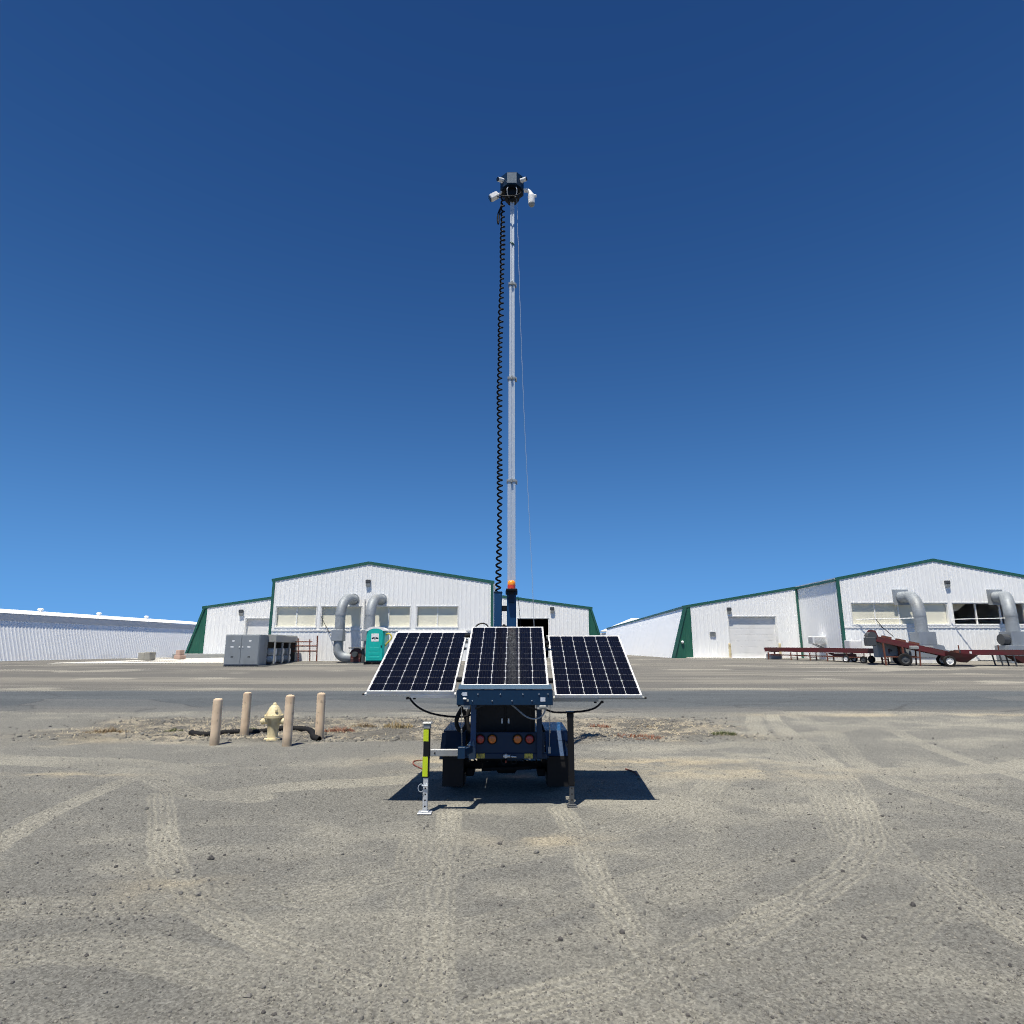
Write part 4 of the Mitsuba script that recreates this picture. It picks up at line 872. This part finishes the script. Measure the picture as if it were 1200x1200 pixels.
# rusty pipe rack against the wall
prk = thing('pipe_rack', 'rusty pipe rack against the white wall beside the cooling unit', 'rack')
def W(px, py, Y=41.2): return at(px, py, Y)
rk = [cyl(W(343, 757), W(372, 757), .045, 8), cyl(W(343, 763), W(372, 763), .045, 8), cyl(W(343, 752), W(366, 752), .035, 8), cyl(W(349.5, 748), W(349.5, 775), .04, 8), cyl(W(363, 749), W(363, 775), .04, 8), cyl(W(372, 745), W(371, 775), .045, 8)]
put(prk, rk, 'rust')
obj('valve_head', [bx(W(362, 0)[0], W(374, 0)[0], 41.0, 41.4, W(0, 751)[2], W(0, 747.5)[2], .03), bx(W(364.5, 0)[0], W(371, 0)[0], 41.02, 41.38, W(0, 747.4)[2], W(0, 745)[2], .03), bx(W(343, 0)[0], W(360, 0)[0], 41.1, 41.3, W(0, 768)[2], W(0, 764.5)[2], .03)], 'rust', prk)

# ------------------------------------------------------------------ ducts of the left warehouse
DG = 'galvanised elbow ducts on the warehouse fronts'
def duct_left(pxh, pyh, pxr, label, s=1.9, r=.315, box=True):
    k = thing('air_duct', label, 'duct', DG)
    h = at(pxh, pyh, D1); xr = at(pxr, 730, D1 - s)[0]
    top = h[2]
    path = [(h[0], D1 - .02, top), (h[0] - .02, D1 - .35, top), (h[0] - .08, D1 - .75, top + .0)]
    a = np.array(path[-1]); R = s - .75
    els = []
    for t in np.linspace(.0, PI / 2, 8)[1:]:
        els.append((a[0] + (xr - a[0]) * math.sin(t), D1 - .75 - R * math.sin(t), top - R * (1 - math.cos(t))))
    path += els
    zlow = float(gz(xr, D1 - s))
    zbox = at(pxr, 745, D1 - s)[2]
    path.append((xr, D1 - s, zbox + .3))
    put(k, tube(path, r, 22, caps=False), 'galvanised', smooth=25)
    e = np.array(els[-1])
    obj('seam', [cyl((xr, D1 - s, e[2] - .03), (xr, D1 - s, e[2] + .03), r + .018, 22), cyl((xr, D1 - s, e[2] - .85), (xr, D1 - s, e[2] - .80), r + .015, 22), cyl((h[0] - .02, D1 - .34, top), (h[0] - .03, D1 - .40, top), r + .015, 22)], 'galvanised', k, smooth=25)
    obj('wall_flange', [cyl((h[0], D1 - .06, top), (h[0], D1 - .01, top), r + .07, 22)], 'galvanised', k, smooth=25)
    if box:
        obj('damper_box', bx(xr - .42, xr + .30, D1 - s - .36, D1 - s + .36, zbox - .33, zbox + .36, .015), 'zinc_box', k)
        pts = [(xr - .02, D1 - s, zbox - .3), (xr - .02, D1 - s, zlow + .75)] + [(xr + .5 * (1 - math.cos(t)), D1 - s, zlow + .75 - .42 * math.sin(t)) for t in np.linspace(.25, PI / 2, 6)] + [(xr + .85, D1 - s, zlow + .33)]
        obj('lower_elbow', tube(pts, r * .95, 20, caps=False), 'galvanised', k, smooth=25)
    return k, xr, zlow, zbox
dk1 = duct_left(414.5, 702.5, 398.5, 'grey elbow duct left of the turquoise toilet, bending down to a red blower')
dk2 = duct_left(447, 702.5, 433.5, 'grey elbow duct rising behind the turquoise portable toilet')
xr, zl = dk1[1], dk1[2]
bl = thing('blower', 'small dark red blower on the ground beside the left duct', 'blower')
yb_ = D1 - 1.9
put(bl, [moved(trimesh.creation.cylinder(.36, .45, sections=24), trimesh.transformations.translation_matrix([xr + 1.15, yb_, zl + .52]) @ trimesh.transformations.rotation_matrix(PI / 2, [1, 0, 0])), bx(xr + .85, xr + 1.45, yb_ - .28, yb_ + .28, zl + .02, zl + .30, .02)], 'conveyor_red', smooth=30)
obj('motor', [cyl((xr + 1.15, yb_ - .25, zl + .52), (xr + 1.15, yb_ - .62, zl + .52), .17, 16), bx(xr + .70, xr + 1.70, yb_ - .35, yb_ + .35, zl + .87, zl + .95, .02), bx(xr + 1.5, xr + 1.66, yb_ - .2, yb_ + .2, zl + .05, zl + .86, .02)], 'dark_steel', bl)
obj('stand', [bx(xr + .62, xr + 1.72, yb_ - .4, yb_ - .33, zl - .02, zl + .06), bx(xr + .62, xr + 1.72, yb_ + .33, yb_ + .4, zl - .02, zl + .06)], 'dark_steel', bl)

# guy cable on the front wall
gw = thing('wall_cable', 'thin dark cable slanting down the wall under the second window bay', 'cable')
put(gw, tube([at(376, 722, D1 - .08), at(384, 738, D1 - .08), at(391, 750, D1 - .3), ], .018, 6), 'cable_black', smooth=True)

# ------------------------------------------------------------------ ducts of the right warehouse
def duct_right(pxh, pyh, pxr, pyb, label, s=1.9, r=.365):
    k = thing('air_duct', label, 'duct', DG)
    h = at(pxh, pyh, D1); xr = at(pxr, 735, D1 - s)[0]
    top = h[2]; R = s - .55
    els = [(h[0] + .25 + (xr - h[0] - .25) * math.sin(t), D1 - .55 - R * math.sin(t), top - R * (1 - math.cos(t))) for t in np.linspace(0, PI / 2, 9)[1:]]
    zb_ = at(pxr, pyb, D1 - s)[2]
    put(k, tube([(h[0], D1 - .02, top), (h[0] + .08, D1 - .25, top), (h[0] + .25, D1 - .55, top)] + els + [(xr, D1 - s, zb_ - .05)], r, 24, caps=False), 'galvanised', smooth=25)
    obj('seam', [cyl((xr, D1 - s, els[-1][2] - .03), (xr, D1 - s, els[-1][2] + .03), r + .018, 24), cyl((xr, D1 - s, zb_ + .02), (xr, D1 - s, zb_ + .07), r + .03, 24)], 'galvanised', k, smooth=25)
    obj('wall_flange', bx(h[0] - .52, h[0] + .52, D1 - .09, D1 - .026, top - .52, top + .52, .01), 'galvanised', k)
    obj('brace', cyl((xr - r, D1 - s, els[-1][2] - .12), (h[0] - 3.2, D1 - .1, els[-1][2] - .12), .03, 6), 'white_trim', k)
    return k, xr, zb_, D1 - s
k1, xr1, zb1, yy1 = duct_right(1055, 700, 1079.5, 740.5, 'grey elbow duct at the right warehouse, rising from a stepped fan box')
g1 = float(gz(xr1, yy1))
obj('fan_box', [bx(xr1 - .50, xr1 + .55, yy1 - .5, yy1 + .5, zb1 - .78, zb1 - .002, .015)], 'zinc_box', k1)
low = Polygon([(-2.4, 0), (1.35, 0), (1.35, .42), (1.0, .48), (.95, .72), (.6, .80), (-1.3, .80), (-2.4, .45)])
obj('plenum', [extr(low, 1.1, (1, 0, 0), (0, 0, 1), (xr1, yy1 + .6, zb1 - 1.58))], 'zinc_box', k1)
obj('plenum_base', [bx(xr1 - 1.9, xr1 + 1.1, yy1 - .45, yy1 + .55, g1 - .02, zb1 - 1.585, .02)], 'white_siding', k1)
k2, xr2, zb2, yy2 = duct_right(1165.5, 700, 1186.5, 740, 'grey elbow duct nearest the right edge, in front of the open window bay')
obj('fan_box', [bx(xr2 - .55, xr2 + .8, yy2 - .5, yy2 + .5, zb2 - .85, zb2 - .002, .015)], 'zinc_box', k2)
obj('plenum', [bx(xr2 - .9, xr2 + 1.4, yy2 - .6, yy2 + .6, g1 - .02, zb2 - .855, .02)], 'zinc_box', k2)
obj('fan_motor', [cyl((xr2 - .95, yy2 - .1, zb2 - .5), (xr2 - .57, yy2 - .1, zb2 - .5), .34, 16)], 'dark_steel', k2)
gw = thing('wall_cable', 'thin black cable slanting down the white wall behind the red conveyors', 'cable')
put(gw, tube([at(1025, 724, D1 - .08), at(1034, 735, D1 - .08), at(1047, 746, D1 - .5)], .022, 6), 'cable_black', smooth=True)

# ------------------------------------------------------------------ conveyors
def spoked_wheel(parent, c, ax, r, w, hub='white_paint', name='wheel'):
    c, ax = np.array(c, float), np.array(ax, float); ax /= np.linalg.norm(ax)
    M = np.eye(4); a = np.cross(ax, [0, 0, 1]); a /= np.linalg.norm(a)
    M[:3, 0], M[:3, 1], M[:3, 2], M[:3, 3] = a, np.cross(ax, a), ax, c
    k = obj(name, moved(lathe([(r * .6, -w * .42), (r * .75, -w * .5), (r * .93, -w * .46), (r, -w * .3), (r, w * .3), (r * .93, w * .46), (r * .75, w * .5), (r * .6, w * .42)], 24), M), 'tyre_rubber', parent, smooth=30)
    obj('rim', moved(lathe([(0, -w * .4), (r * .2, -w * .4), (r * .25, -w * .25), (r * .5, -w * .2), (r * .62, -w * .44), (r * .62, w * .44), (r * .5, w * .2), (r * .25, w * .25), (r * .2, w * .4), (0, w * .4)], 20), M), hub, k, smooth=30)

def conveyor_deck(parent, p0, p1, width, h):
    """A belt conveyor's deck: two side channels, the belt, cross members and rollers."""
    p0, p1 = np.array(p0, float), np.array(p1, float); t = (p1 - p0) / np.linalg.norm(p1 - p0)
    side = np.cross(t, [0, 0, 1]); side /= np.linalg.norm(side); L = np.linalg.norm(p1 - p0); up = np.cross(side, t)
    ch = []
    for s in (-1, 1):
        c = side * s * width / 2
        ch += [beam(p0 + c, p1 + c, .03, h), beam(p0 + c + up * h / 2 - side * s * .03, p1 + c + up * h / 2 - side * s * .03, .08, .02), beam(p0 + c - up * h / 2 - side * s * .03, p1 + c - up * h / 2 - side * s * .03, .08, .02)]
    obj('side_channel', ch, 'conveyor_red', parent)
    obj('belt', beam(p0 + up * h * .38, p1 + up * h * .38, width - .08, .02), 'black_rubber', parent)
    for q in (p0, p1): obj('end_roller', cyl(q - side * width * .47 + up * h * .15, q + side * width * .47 + up * h * .15, h * .30, 14), 'dark_steel', parent, smooth=40)
    obj('cross_member', [beam(p0 + t * d - side * width / 2 - up * h * .3, p0 + t * d + side * width / 2 - up * h * .3, .05) for d in np.arange(.6, L, 1.2)], 'conveyor_red', parent)
    return t, side, up, L

cv1 = thing('conveyor', 'long low dark red conveyor on thin legs in front of the roll-up door', 'conveyor', 'red farm conveyors at the right')
c0, c1 = np.array(at(900, 761, 45.6)), np.array(at(1046, 763, 38.4))
t, side, up, L = conveyor_deck(cv1, c0, c1, .75, .27)
for d, dz in ((.25, 0), (2.0, 0), (3.4, 0), (4.6, 0), (L - .5, 0)):
    q = c0 + t * d
    obj('leg', [beam((q + side * s * .36) - [0, 0, .17], [*(q + side * s * .36)[:2], float(gz(*q[:2])) - .02], .06) for s in (-1, 1)] + [beam(q - side * .36 - [0, 0, .5], q + side * .36 - [0, 0, .5], .04)], 'rust', cv1)
gl = lambda q, z: np.array([q[0], q[1], float(gz(q[0], q[1])) + z])
obj('lower_rail', [beam(gl(c0 + t * .3 + side * s * .36, .32), gl(c0 + t * 6.8 + side * s * .36, .34), .05) for s in (-1, 1)], 'rust', cv1)
obj('drive_box', [bx(c0[0] - .1, c0[0] + .75, c0[1] - .5, c0[1] + .2, float(gz(*c0[:2])) + .02, float(gz(*c0[:2])) + .36, .03)], 'zinc_box', cv1)
obj('motor', [bx(c0[0] + .12, c0[0] + .7, c0[1] - .3, c0[1] + .2, float(gz(*c0[:2])) + .5, float(gz(*c0[:2])) + .68, .04)], 'dark_steel', cv1)
obj('belly_pan', [beam(c0 + t * 4.9 - up * .28, c0 + t * 6.2 - up * .28, .5, .16), beam(c0 + t * 4.6 - up * .2, c0 + t * 5.0 - up * .34, .4, .05)], 'conveyor_red', cv1)
for d in (5.9, 7.0):
    q = c0 + t * d
    for s in (-1, 1): spoked_wheel(cv1, gl(q - side * s * -.46, .22), side, .22, .13, 'white_paint' if d < 6 else 'dark_steel')
    obj('axle', beam(gl(q - side * .46, .22), gl(q + side * .46, .22), .05), 'dark_steel', cv1)
    obj('wheel_strut', [beam(gl(q + side * s * .36, .2), q + side * s * .36 - up * .15, .05) for s in (-1, 1)], 'rust', cv1)

cv2 = thing('conveyor', 'inclined dark red conveyor sloping down to white-hubbed wheels before the stepped fan box', 'conveyor', 'red farm conveyors at the right')
e0, e1 = np.array(at(1022, 748, 38.2)), np.array(at(1118, 768.5, 36.9))
t, side, up, L = conveyor_deck(cv2, e0, e1, .9, .30)
obj('drive_head', [cyl(e0 - side * .5 - t * .1 + up * .12, e0 + side * .5 - t * .1 + up * .12, .24, 16), bx(e0[0] - .65, e0[0] - .1, e0[1] - .6, e0[1] - .2, e0[2] - .45, e0[2] + .05, .04)], 'dark_steel', cv2, smooth=30)
obj('gear_guard', [trimesh.convex.convex_hull(np.vstack([e0 + t * a - side * b + up * c_ for a, c_ in ((-.15, .5), (.2, .55), (.45, .15), (.1, -.1), (-.35, .1)) for b in (.5, .62)]))], 'conveyor_red', cv2)
obj('top_guard', [beam(e0 + t * a + up * .24 - side * .35, e0 + t * (a + .5) + up * .24 - side * .35, .3, .16) for a in (.55, 1.3, 2.0)], 'rust', cv2)
obj('hopper', [trimesh.convex.convex_hull(np.vstack([e1 + t * a + side * b + up * c_ for a, b, c_ in ((-.6, -.55, .1), (.95, -.6, .28), (.95, .6, .28), (-.6, .55, .1), (-.5, -.4, -.35), (.55, -.4, -.25), (.55, .4, -.25), (-.5, .4, -.35))]))], 'conveyor_red', cv2)
wq = e0 + t * (L - .45)
for s in (-1, 1): spoked_wheel(cv2, gl(wq + side * s * .62 + t * (0 if s > 0 else .0), .31), side, .31, .2)
obj('axle', beam(gl(wq - side * .62, .31), gl(wq + side * .62, .31), .06), 'dark_steel', cv2)
sq = e0 + t * 1.5
for s in (-1, 1): spoked_wheel(cv2, gl(sq + side * s * .6, .36), side, .36, .22, 'dark_steel')
obj('axle', beam(gl(sq - side * .6, .36), gl(sq + side * .6, .36), .07), 'dark_steel', cv2)
obj('support_frame', [beam(gl(sq + side * s * .42, .36), sq + side * s * .42 - up * .15, .09) for s in (-1, 1)] + [beam(gl(sq + side * s * .42 + t * .8, .02), e0 + t * 2.4 + side * s * .42 - up * .15, .06) for s in (-1, 1)] + [beam(gl(e0 + t * .5 + side * s * .42, .0), e0 + t * .5 + side * s * .42 - up * .15, .08) for s in (-1, 1)] +
    [beam(gl(e0 + t * .5 - side * .42, .5), gl(sq + t * .9 - side * .42, .5), .06), beam(gl(e0 + t * .5 + side * .42, .5), gl(sq + t * .9 + side * .42, .5), .06)], 'rust', cv2)
obj('side_tray', [bx(sq[0] + .15, sq[0] + 1.5, sq[1] - .7, sq[1] - .4, float(gz(*sq[:2])) + .92, float(gz(*sq[:2])) + 1.12, .03)], 'unit_top', cv2)
obj('under_box', [bx(sq[0] - 1.1, sq[0] + .9, sq[1] + .5, sq[1] + 1.0, float(gz(*sq[:2])) + .45, float(gz(*sq[:2])) + 1.35, .02)], 'unit_grey', cv2)

cv3 = thing('conveyor', 'level dark red conveyor running out of the picture at the right edge', 'conveyor', 'red farm conveyors at the right')
h0, h1 = np.array(at(1122, 764.5, 37.6)), np.array(at(1250, 764.5, 36.6))
t, side, up, L = conveyor_deck(cv3, h0, h1, .8, .27)
for d in (2.0, 2.7, 5.6):
    q = h0 + t * d
    obj('leg', [beam(q + side * s * .38 - up * .1, gl(q + side * s * .38 + t * .1, -.02), .06) for s in (-1, 1)], 'dark_steel', cv3)
obj('belly_pan', [trimesh.convex.convex_hull(np.vstack([h0 + t * a + side * b + up * c_ for a, b, c_ in ((2.6, .4, -.17), (5.2, .4, -.17), (2.6, -.4, -.17), (5.2, -.4, -.17), (3.2, .3, -.6), (4.6, .3, -.6), (3.2, -.3, -.6), (4.6, -.3, -.6))]))], 'conveyor_red', cv3)
obj('tail_end', beam(h0 - t * .25 - side * .0, h0 + t * .3, .7, .22), 'rust', cv3)
for d in (.1, 2.2): obj('stake', cyl(h0 + t * d - up * .1, h0 + t * d + up * .42, .03, 8), 'rust', cv3)
obj('stencil_plate', [bx(*(sorted((h0[0] + a, h0[0] + a + .22))), h0[1] - .46 - a * .14, h0[1] - .45 - a * .14, h0[2] - .07, h0[2] + .07) for a in (.35, 1.4, 4.2)], 'white_paint', cv3)
obj('lower_rail', [beam(gl(h0 + t * 1.2 - side * .38, .28), gl(h0 + t * 5.5 - side * .38, .28), .045)], 'dark_steel', cv3)

# small things along the right warehouse
q = at(985, 752, 44.5); z = float(gz(q[0], 44.5))
ac = thing('air_conditioner', 'small white air conditioner box on the side wall behind the low conveyor', 'air conditioner')
put(ac, [bx(21.0, 21.90, 44.2, 45.0, 2.05, 2.55, .03)], 'white_plastic')
obj('grille', [bx(20.99, 20.999, 44.3, 44.9, 2.12 + i * .08, 2.15 + i * .08) for i in range(5)] + [bx(21.08, 21.85, 44.188, 44.199, 2.12 + i * .08, 2.15 + i * .08) for i in range(5)], 'unit_top', ac)
obj('bracket', [beam((21.9, 44.4, 1.7), (21.2, 44.4, 2.05), .05), beam((21.9, 44.8, 1.7), (21.2, 44.8, 2.05), .05)], 'dark_steel', ac)
for i, (px, lab) in enumerate(((856, 'pale yellow guard post at the left side of the roll-up door on the right'), (915, 'pale yellow guard post behind the low conveyor, right of the roll-up door'))):
    q = at(px, 770, D2 - .8); z = float(gz(q[0], D2 - .8))
    k = thing('guard_post', lab, 'post')
    put(k, tube([(q[0], D2 - .8, z - .02), (q[0], D2 - .8, z + 1.0), (q[0], D2 - .8, z + 1.08), (q[0], D2 - .8, z + 1.12)], [.09, .09, .075, .03], 16), 'hydrant_paint', smooth=40)
wd = thing('meter_cabinet', 'small white cabinet on the ground beside the inclined conveyor head', 'cabinet')
q = at(1003, 763, 41.2); z = float(gz(q[0], 41.2))
put(wd, [bx(q[0] - .45, q[0] + .35, 41.0, 41.7, z - .02, z + 1.35, .03)], 'white_paint')
obj('door', bx(q[0] - .38, q[0] + .28, 40.975, 40.998, z + .1, z + 1.25, .008), 'white_plastic', wd)

# by the long shed
pad = []
pa = [G(55, 778.3), G(262, 777.5), G(262, 771.6), G(170, 771.6)]
pv = np.array([[p_[0], p_[1], float(gz(p_[0], p_[1])) + .05] for p_ in pa])
struct('pavement', trimesh.convex.convex_hull(np.vstack([pv, pv - [0, 0, .3]])), 'concrete', label='pale concrete apron beside the long storage shed')
q = G(172, 774); k = thing('concrete_block', 'pair of grey concrete blocks near the long shed wall', 'block'); z = float(gz(q[0], q[1])) + .03
put(k, bx(q[0] - .48, q[0] - .02, q[1] - .3, q[1] + .4, z, z + .50, .04), 'block_grey')
obj('second_block', bx(q[0] + .02, q[0] + .42, q[1] - .4, q[1] + .3, z, z + .54, .04), 'block_grey', k)
q = G(211, 773); z = float(gz(q[0], q[1])) + .04
k = thing('crate_stack', 'small pinkish crate stack at the far end of the long shed', 'crate')
put(k, bx(q[0] - .26, q[0] + .2, q[1] - .4, q[1] + .4, z, z + .26, .03), 'pink_crate')
obj('crate', bx(q[0] - .18, q[0] + .12, q[1] - .35, q[1] + .3, z + .265, z + .62, .03), 'pink_crate', k)
print('blocks', G(172, 774), G(211, 773), pa)

# ------------------------------------------------------------------ loose cords on the ground
def on_ground(pts, lift): return [(a, b, float(ground_z(a, b)) + lift) for a, b in pts]
for lab, pxs in (('thin reddish cord lying on the gravel left of the yellow-taped jack', [(497, 903), (490, 900), (484, 896), (490, 892), (499, 892)]), ('thin dark cord on the gravel behind the shadow on the right', [(733, 902), (739, 904), (744, 906), (746, 909)])):
    k = thing('cord', lab, 'cord')
    put(k, tube(bez(on_ground([G(*p_)[:2] for p_ in pxs], .012), 24), .009, 6), 'cord_red', smooth=True)

# ------------------------------------------------------------------ weeds, stones, gravel
mat('dry_grass', (.33, .25, .12), .8); mat('red_weed', (.26, .10, .055), .8); mat('green_weed', (.09, .11, .03), .8); mat('straw', (.42, .36, .25), .85); mat('brown_weed', (.17, .115, .055), .8)
def blades(n, R, h, lean, w=.006, seed=0, oval=.6):
    r = np.random.default_rng(seed); v, f = [], []
    for _ in range(n):
        a = r.uniform(0, 2 * PI); d = R * math.sqrt(r.uniform(0, 1)); x0, y0 = d * math.cos(a), d * math.sin(a) * oval
        b = r.uniform(0, 2 * PI); hh = h * r.uniform(.25, 1.0) * (1.05 - .75 * d / R) * (.45 + .9 * float(meshkit.noise(np.array([[x0 * 7 + seed, y0 * 9, 1.5]]))[0])); ln = lean * r.uniform(.2, 1.0) * hh
        dx, dy = math.cos(b), math.sin(b); ww = w * r.uniform(.6, 1.4)
        px_, py_ = -dy * ww, dx * ww
        i = len(v)
        v += [(x0 - px_, y0 - py_, -.01), (x0 + px_, y0 + py_, -.01), (x0 + dx * ln * .4 + px_ * .8, y0 + dy * ln * .4 + py_ * .8, hh * .6), (x0 + dx * ln * .4 - px_ * .8, y0 + dy * ln * .4 - py_ * .8, hh * .6), (x0 + dx * ln, y0 + dy * ln, hh)]
        f += [[i, i + 1, i + 2], [i, i + 2, i + 3], [i + 3, i + 2, i + 4]]
    return mesh(v, f)
WEEDS = [((122, 860), .50, .20, 420, 'brown_weed', 'brown dry weed clump on the low dirt mound at the left'), ((203, 858), .22, .12, 120, 'green_weed', 'small green weed at the left end of the drain pipe'),
         ((297, 856), .25, .12, 130, 'green_weed', 'green weed growing behind the pipe left of the hydrant'), ((398, 858), .34, .16, 240, 'red_weed', 'reddish dry weed just right of the last bollard'),
         ((425, 852), .30, .14, 160, 'brown_weed', 'brown weed between the bollards and the trailer, left one'), ((467, 853), .34, .22, 240, 'dry_grass', 'straw coloured weed nearest the left solar panel cable'),
         ((746, 864), .55, .10, 420, 'red_weed', 'flat red-brown weed patch right of the trailer shadow'), ((703, 852), .25, .13, 130, 'red_weed', 'small red weed right of the black jack, near the lane'),
         ((757, 852), .30, .10, 120, 'brown_weed', 'brown twiggy weed behind the flat red patch'), ((849, 862), .26, .15, 180, 'green_weed', 'lone olive green weed at the right, on bare gravel'), ((715, 862), .12, .08, 50, 'straw', 'pale straw tuft beside the mast head shadow')]
for i, (p_, R, h, n, m, lab) in enumerate(WEEDS):
    g = G(*p_); k = thing('weed', lab, 'weed')
    b = blades(n, R, h, 1.5, seed=40 + i); b.apply_translation((g[0], g[1], float(ground_z(g[0], g[1]))))
    put(k, b, m)
    b2 = blades(n // 3, R * 1.25, h * .6, 2.4, seed=80 + i); b2.apply_translation((g[0], g[1], float(ground_z(g[0], g[1]))))
    obj('dead_stems', b2, 'straw', k)
# litter of straw on the rough strip
r = np.random.default_rng(5); v, f = [], []
for _ in range(5200):
    y = r.uniform(12.6, 16.2); x = r.uniform(-9.5, 5.2)
    if meshkit.noise(np.array([[x * .8, y * 1.1, 3.3]]))[0] < r.uniform(.25, .75): continue
    z = float(ground_z(x, y)); a = r.uniform(0, PI); L_ = r.uniform(.04, .16); dx, dy = math.cos(a) * L_, math.sin(a) * L_
    i = len(v); w = .006
    v += [(x - dy * .06, y + dx * .06, z + .004), (x + dy * .06, y - dx * .06, z + .004), (x + dx, y + dy, z + r.uniform(.01, .05))]
    f.append([i, i + 1, i + 2])
struct('straw_litter', mesh(v, f), 'straw', kind='stuff', label='dry straw scattered over the rough gravel strip')

def rocks(n_var, seed, sub=1):
    out = []
    for k in range(n_var):
        m = trimesh.creation.icosphere(sub, 1.0)
        d = meshkit.fbm(np.array(m.vertices) * 1.3 + k * 7.7, 2, seed)
        m.vertices *= (.62 + .75 * d)[:, None] * np.random.default_rng(seed + k).uniform(.6, 1.1, 3)
        out.append(m)
    return out
base = rocks(6, 3, 0) 
def scatter(n, size, yr, seed, xr=None):
    r = np.random.default_rng(seed); V, F, o_ = [], [], 0
    y = yr[0] * (yr[1] / yr[0]) ** r.uniform(0, 1, n) if yr[0] > 0 else r.uniform(*yr, n)
    x = r.uniform(-1, 1, n) * (y * .95 + .6)
    if xr: x = r.uniform(*xr, n) + r.normal(0, .8, n)
    keep = meshkit.fbm(np.stack([x * .9, y * .9, x * 0], -1), 3, 2) > r.uniform(.2, .62, n)
    keep &= ~((np.abs(x + .08) < .95) & (y > 7.0) & (y < 9.5) & (r.uniform(0, 1, n) > .3))
    x, y = x[keep], y[keep]; z = ground_z(x, y)
    s = size * np.exp(r.normal(0, .42, len(x)))
    for k in range(len(x)):
        m = base[k % 6]; a = r.uniform(0, 2 * PI); ca, sa = math.cos(a), math.sin(a)
        vv = np.array(m.vertices) * s[k]; q = np.stack([vv[:, 0] * ca - vv[:, 1] * sa, vv[:, 0] * sa + vv[:, 1] * ca, vv[:, 2]], 1) + [x[k], y[k], z[k] + .25 * s[k]]
        V.append(q); F.append(np.array(m.faces) + o_); o_ += len(vv)
    return mesh(np.vstack(V), np.vstack(F))
struct('gravel', scatter(16000, .0055, (3.0, 12.0), 1), 'stone', kind='stuff', label='loose grey gravel stones over the yard')
struct('gravel', scatter(700, .0075, (3.2, 13.0), 2), 'stone_dark', kind='stuff', label='darker loose stones among the gravel of the yard')
struct('gravel', scatter(6500, .015, (12.4, 16.6), 3, (-9.5, 4.6)), 'stone', kind='stuff', label='coarse stones on the rough strip along the lane')
def grains(n, size, yr, seed):
    r = np.random.default_rng(seed)
    y = yr[0] * (yr[1] / yr[0]) ** r.uniform(0, 1, n); x = r.uniform(-1, 1, n) * (y * .92 + .5)
    keep = meshkit.fbm(np.stack([x * 1.7, y * 1.7, x * 0], -1), 3, seed) > r.uniform(.2, .7, n)
    keep &= ~((np.abs(x + .08) < .95) & (y > 7.0) & (y < 9.5))
    x, y = x[keep], y[keep]; n = len(x)
    o8 = np.array([[1, 0, 0], [-1, 0, 0], [0, 1, 0], [0, -1, 0], [0, 0, 1], [0, 0, -1.0]]); f8 = np.array([[0, 2, 4], [2, 1, 4], [1, 3, 4], [3, 0, 4], [2, 0, 5], [1, 2, 5], [3, 1, 5], [0, 3, 5]])
    s = size * np.exp(r.normal(0, .5, n)); k = r.uniform(.55, 1.2, (n, 6, 1)); a = r.uniform(0, 2 * PI, n)
    v = o8[None] * k * s[:, None, None] * np.array([1.1, .9, .7])
    q = np.stack([v[..., 0] * np.cos(a)[:, None] - v[..., 1] * np.sin(a)[:, None] + x[:, None], v[..., 0] * np.sin(a)[:, None] + v[..., 1] * np.cos(a)[:, None] + y[:, None], v[..., 2] + (ground_z(x, y) + .2 * s)[:, None]], -1)
    return mesh(q.reshape(-1, 3), (f8[None] + 6 * np.arange(n)[:, None, None]).reshape(-1, 3))
mat('grit_pale', worn((.27, .255, .22), (.16, .155, .14), 30.0, .9), .9)
struct('grit', grains(70000, .0034, (3.0, 9.0), 31), 'stone', kind='stuff', label='fine grey grit lying over the whole yard')
struct('grit', grains(36000, .0036, (3.0, 9.0), 32), 'grit_pale', kind='stuff', label='fine pale grit among the grey grit of the yard')
struct('grit', grains(22000, .0032, (3.0, 9.0), 33), 'stone_dark', kind='stuff', label='fine dark grit among the grey grit of the yard')
big = rocks(4, 21, 3)
for i, (p_, s, lab) in enumerate((((247, 1007), .035, 'dark stone lying on the gravel left of the centre tracks'), ((729, 1092), .032, 'dark stone at the right edge of the long wheel track'), ((586, 989), .03, 'rounded stone lying alone below the trailer shadow'),
                                 ((657, 1103), .026, 'small dark stone left of the curving wheel track'), ((929, 1009), .024, 'stone on the gravel under the right hand wheel tracks'), ((119, 949), .028, 'small stone at the left on a dusty track'))):
    g = G(*p_); m = big[i % 4].copy(); s *= .72; m.vertices *= s; m.apply_translation((g[0], g[1], float(ground_z(g[0], g[1])) + s * .3))
    k = thing('stone', lab, 'stone'); put(k, m, 'stone_dark', smooth=True)
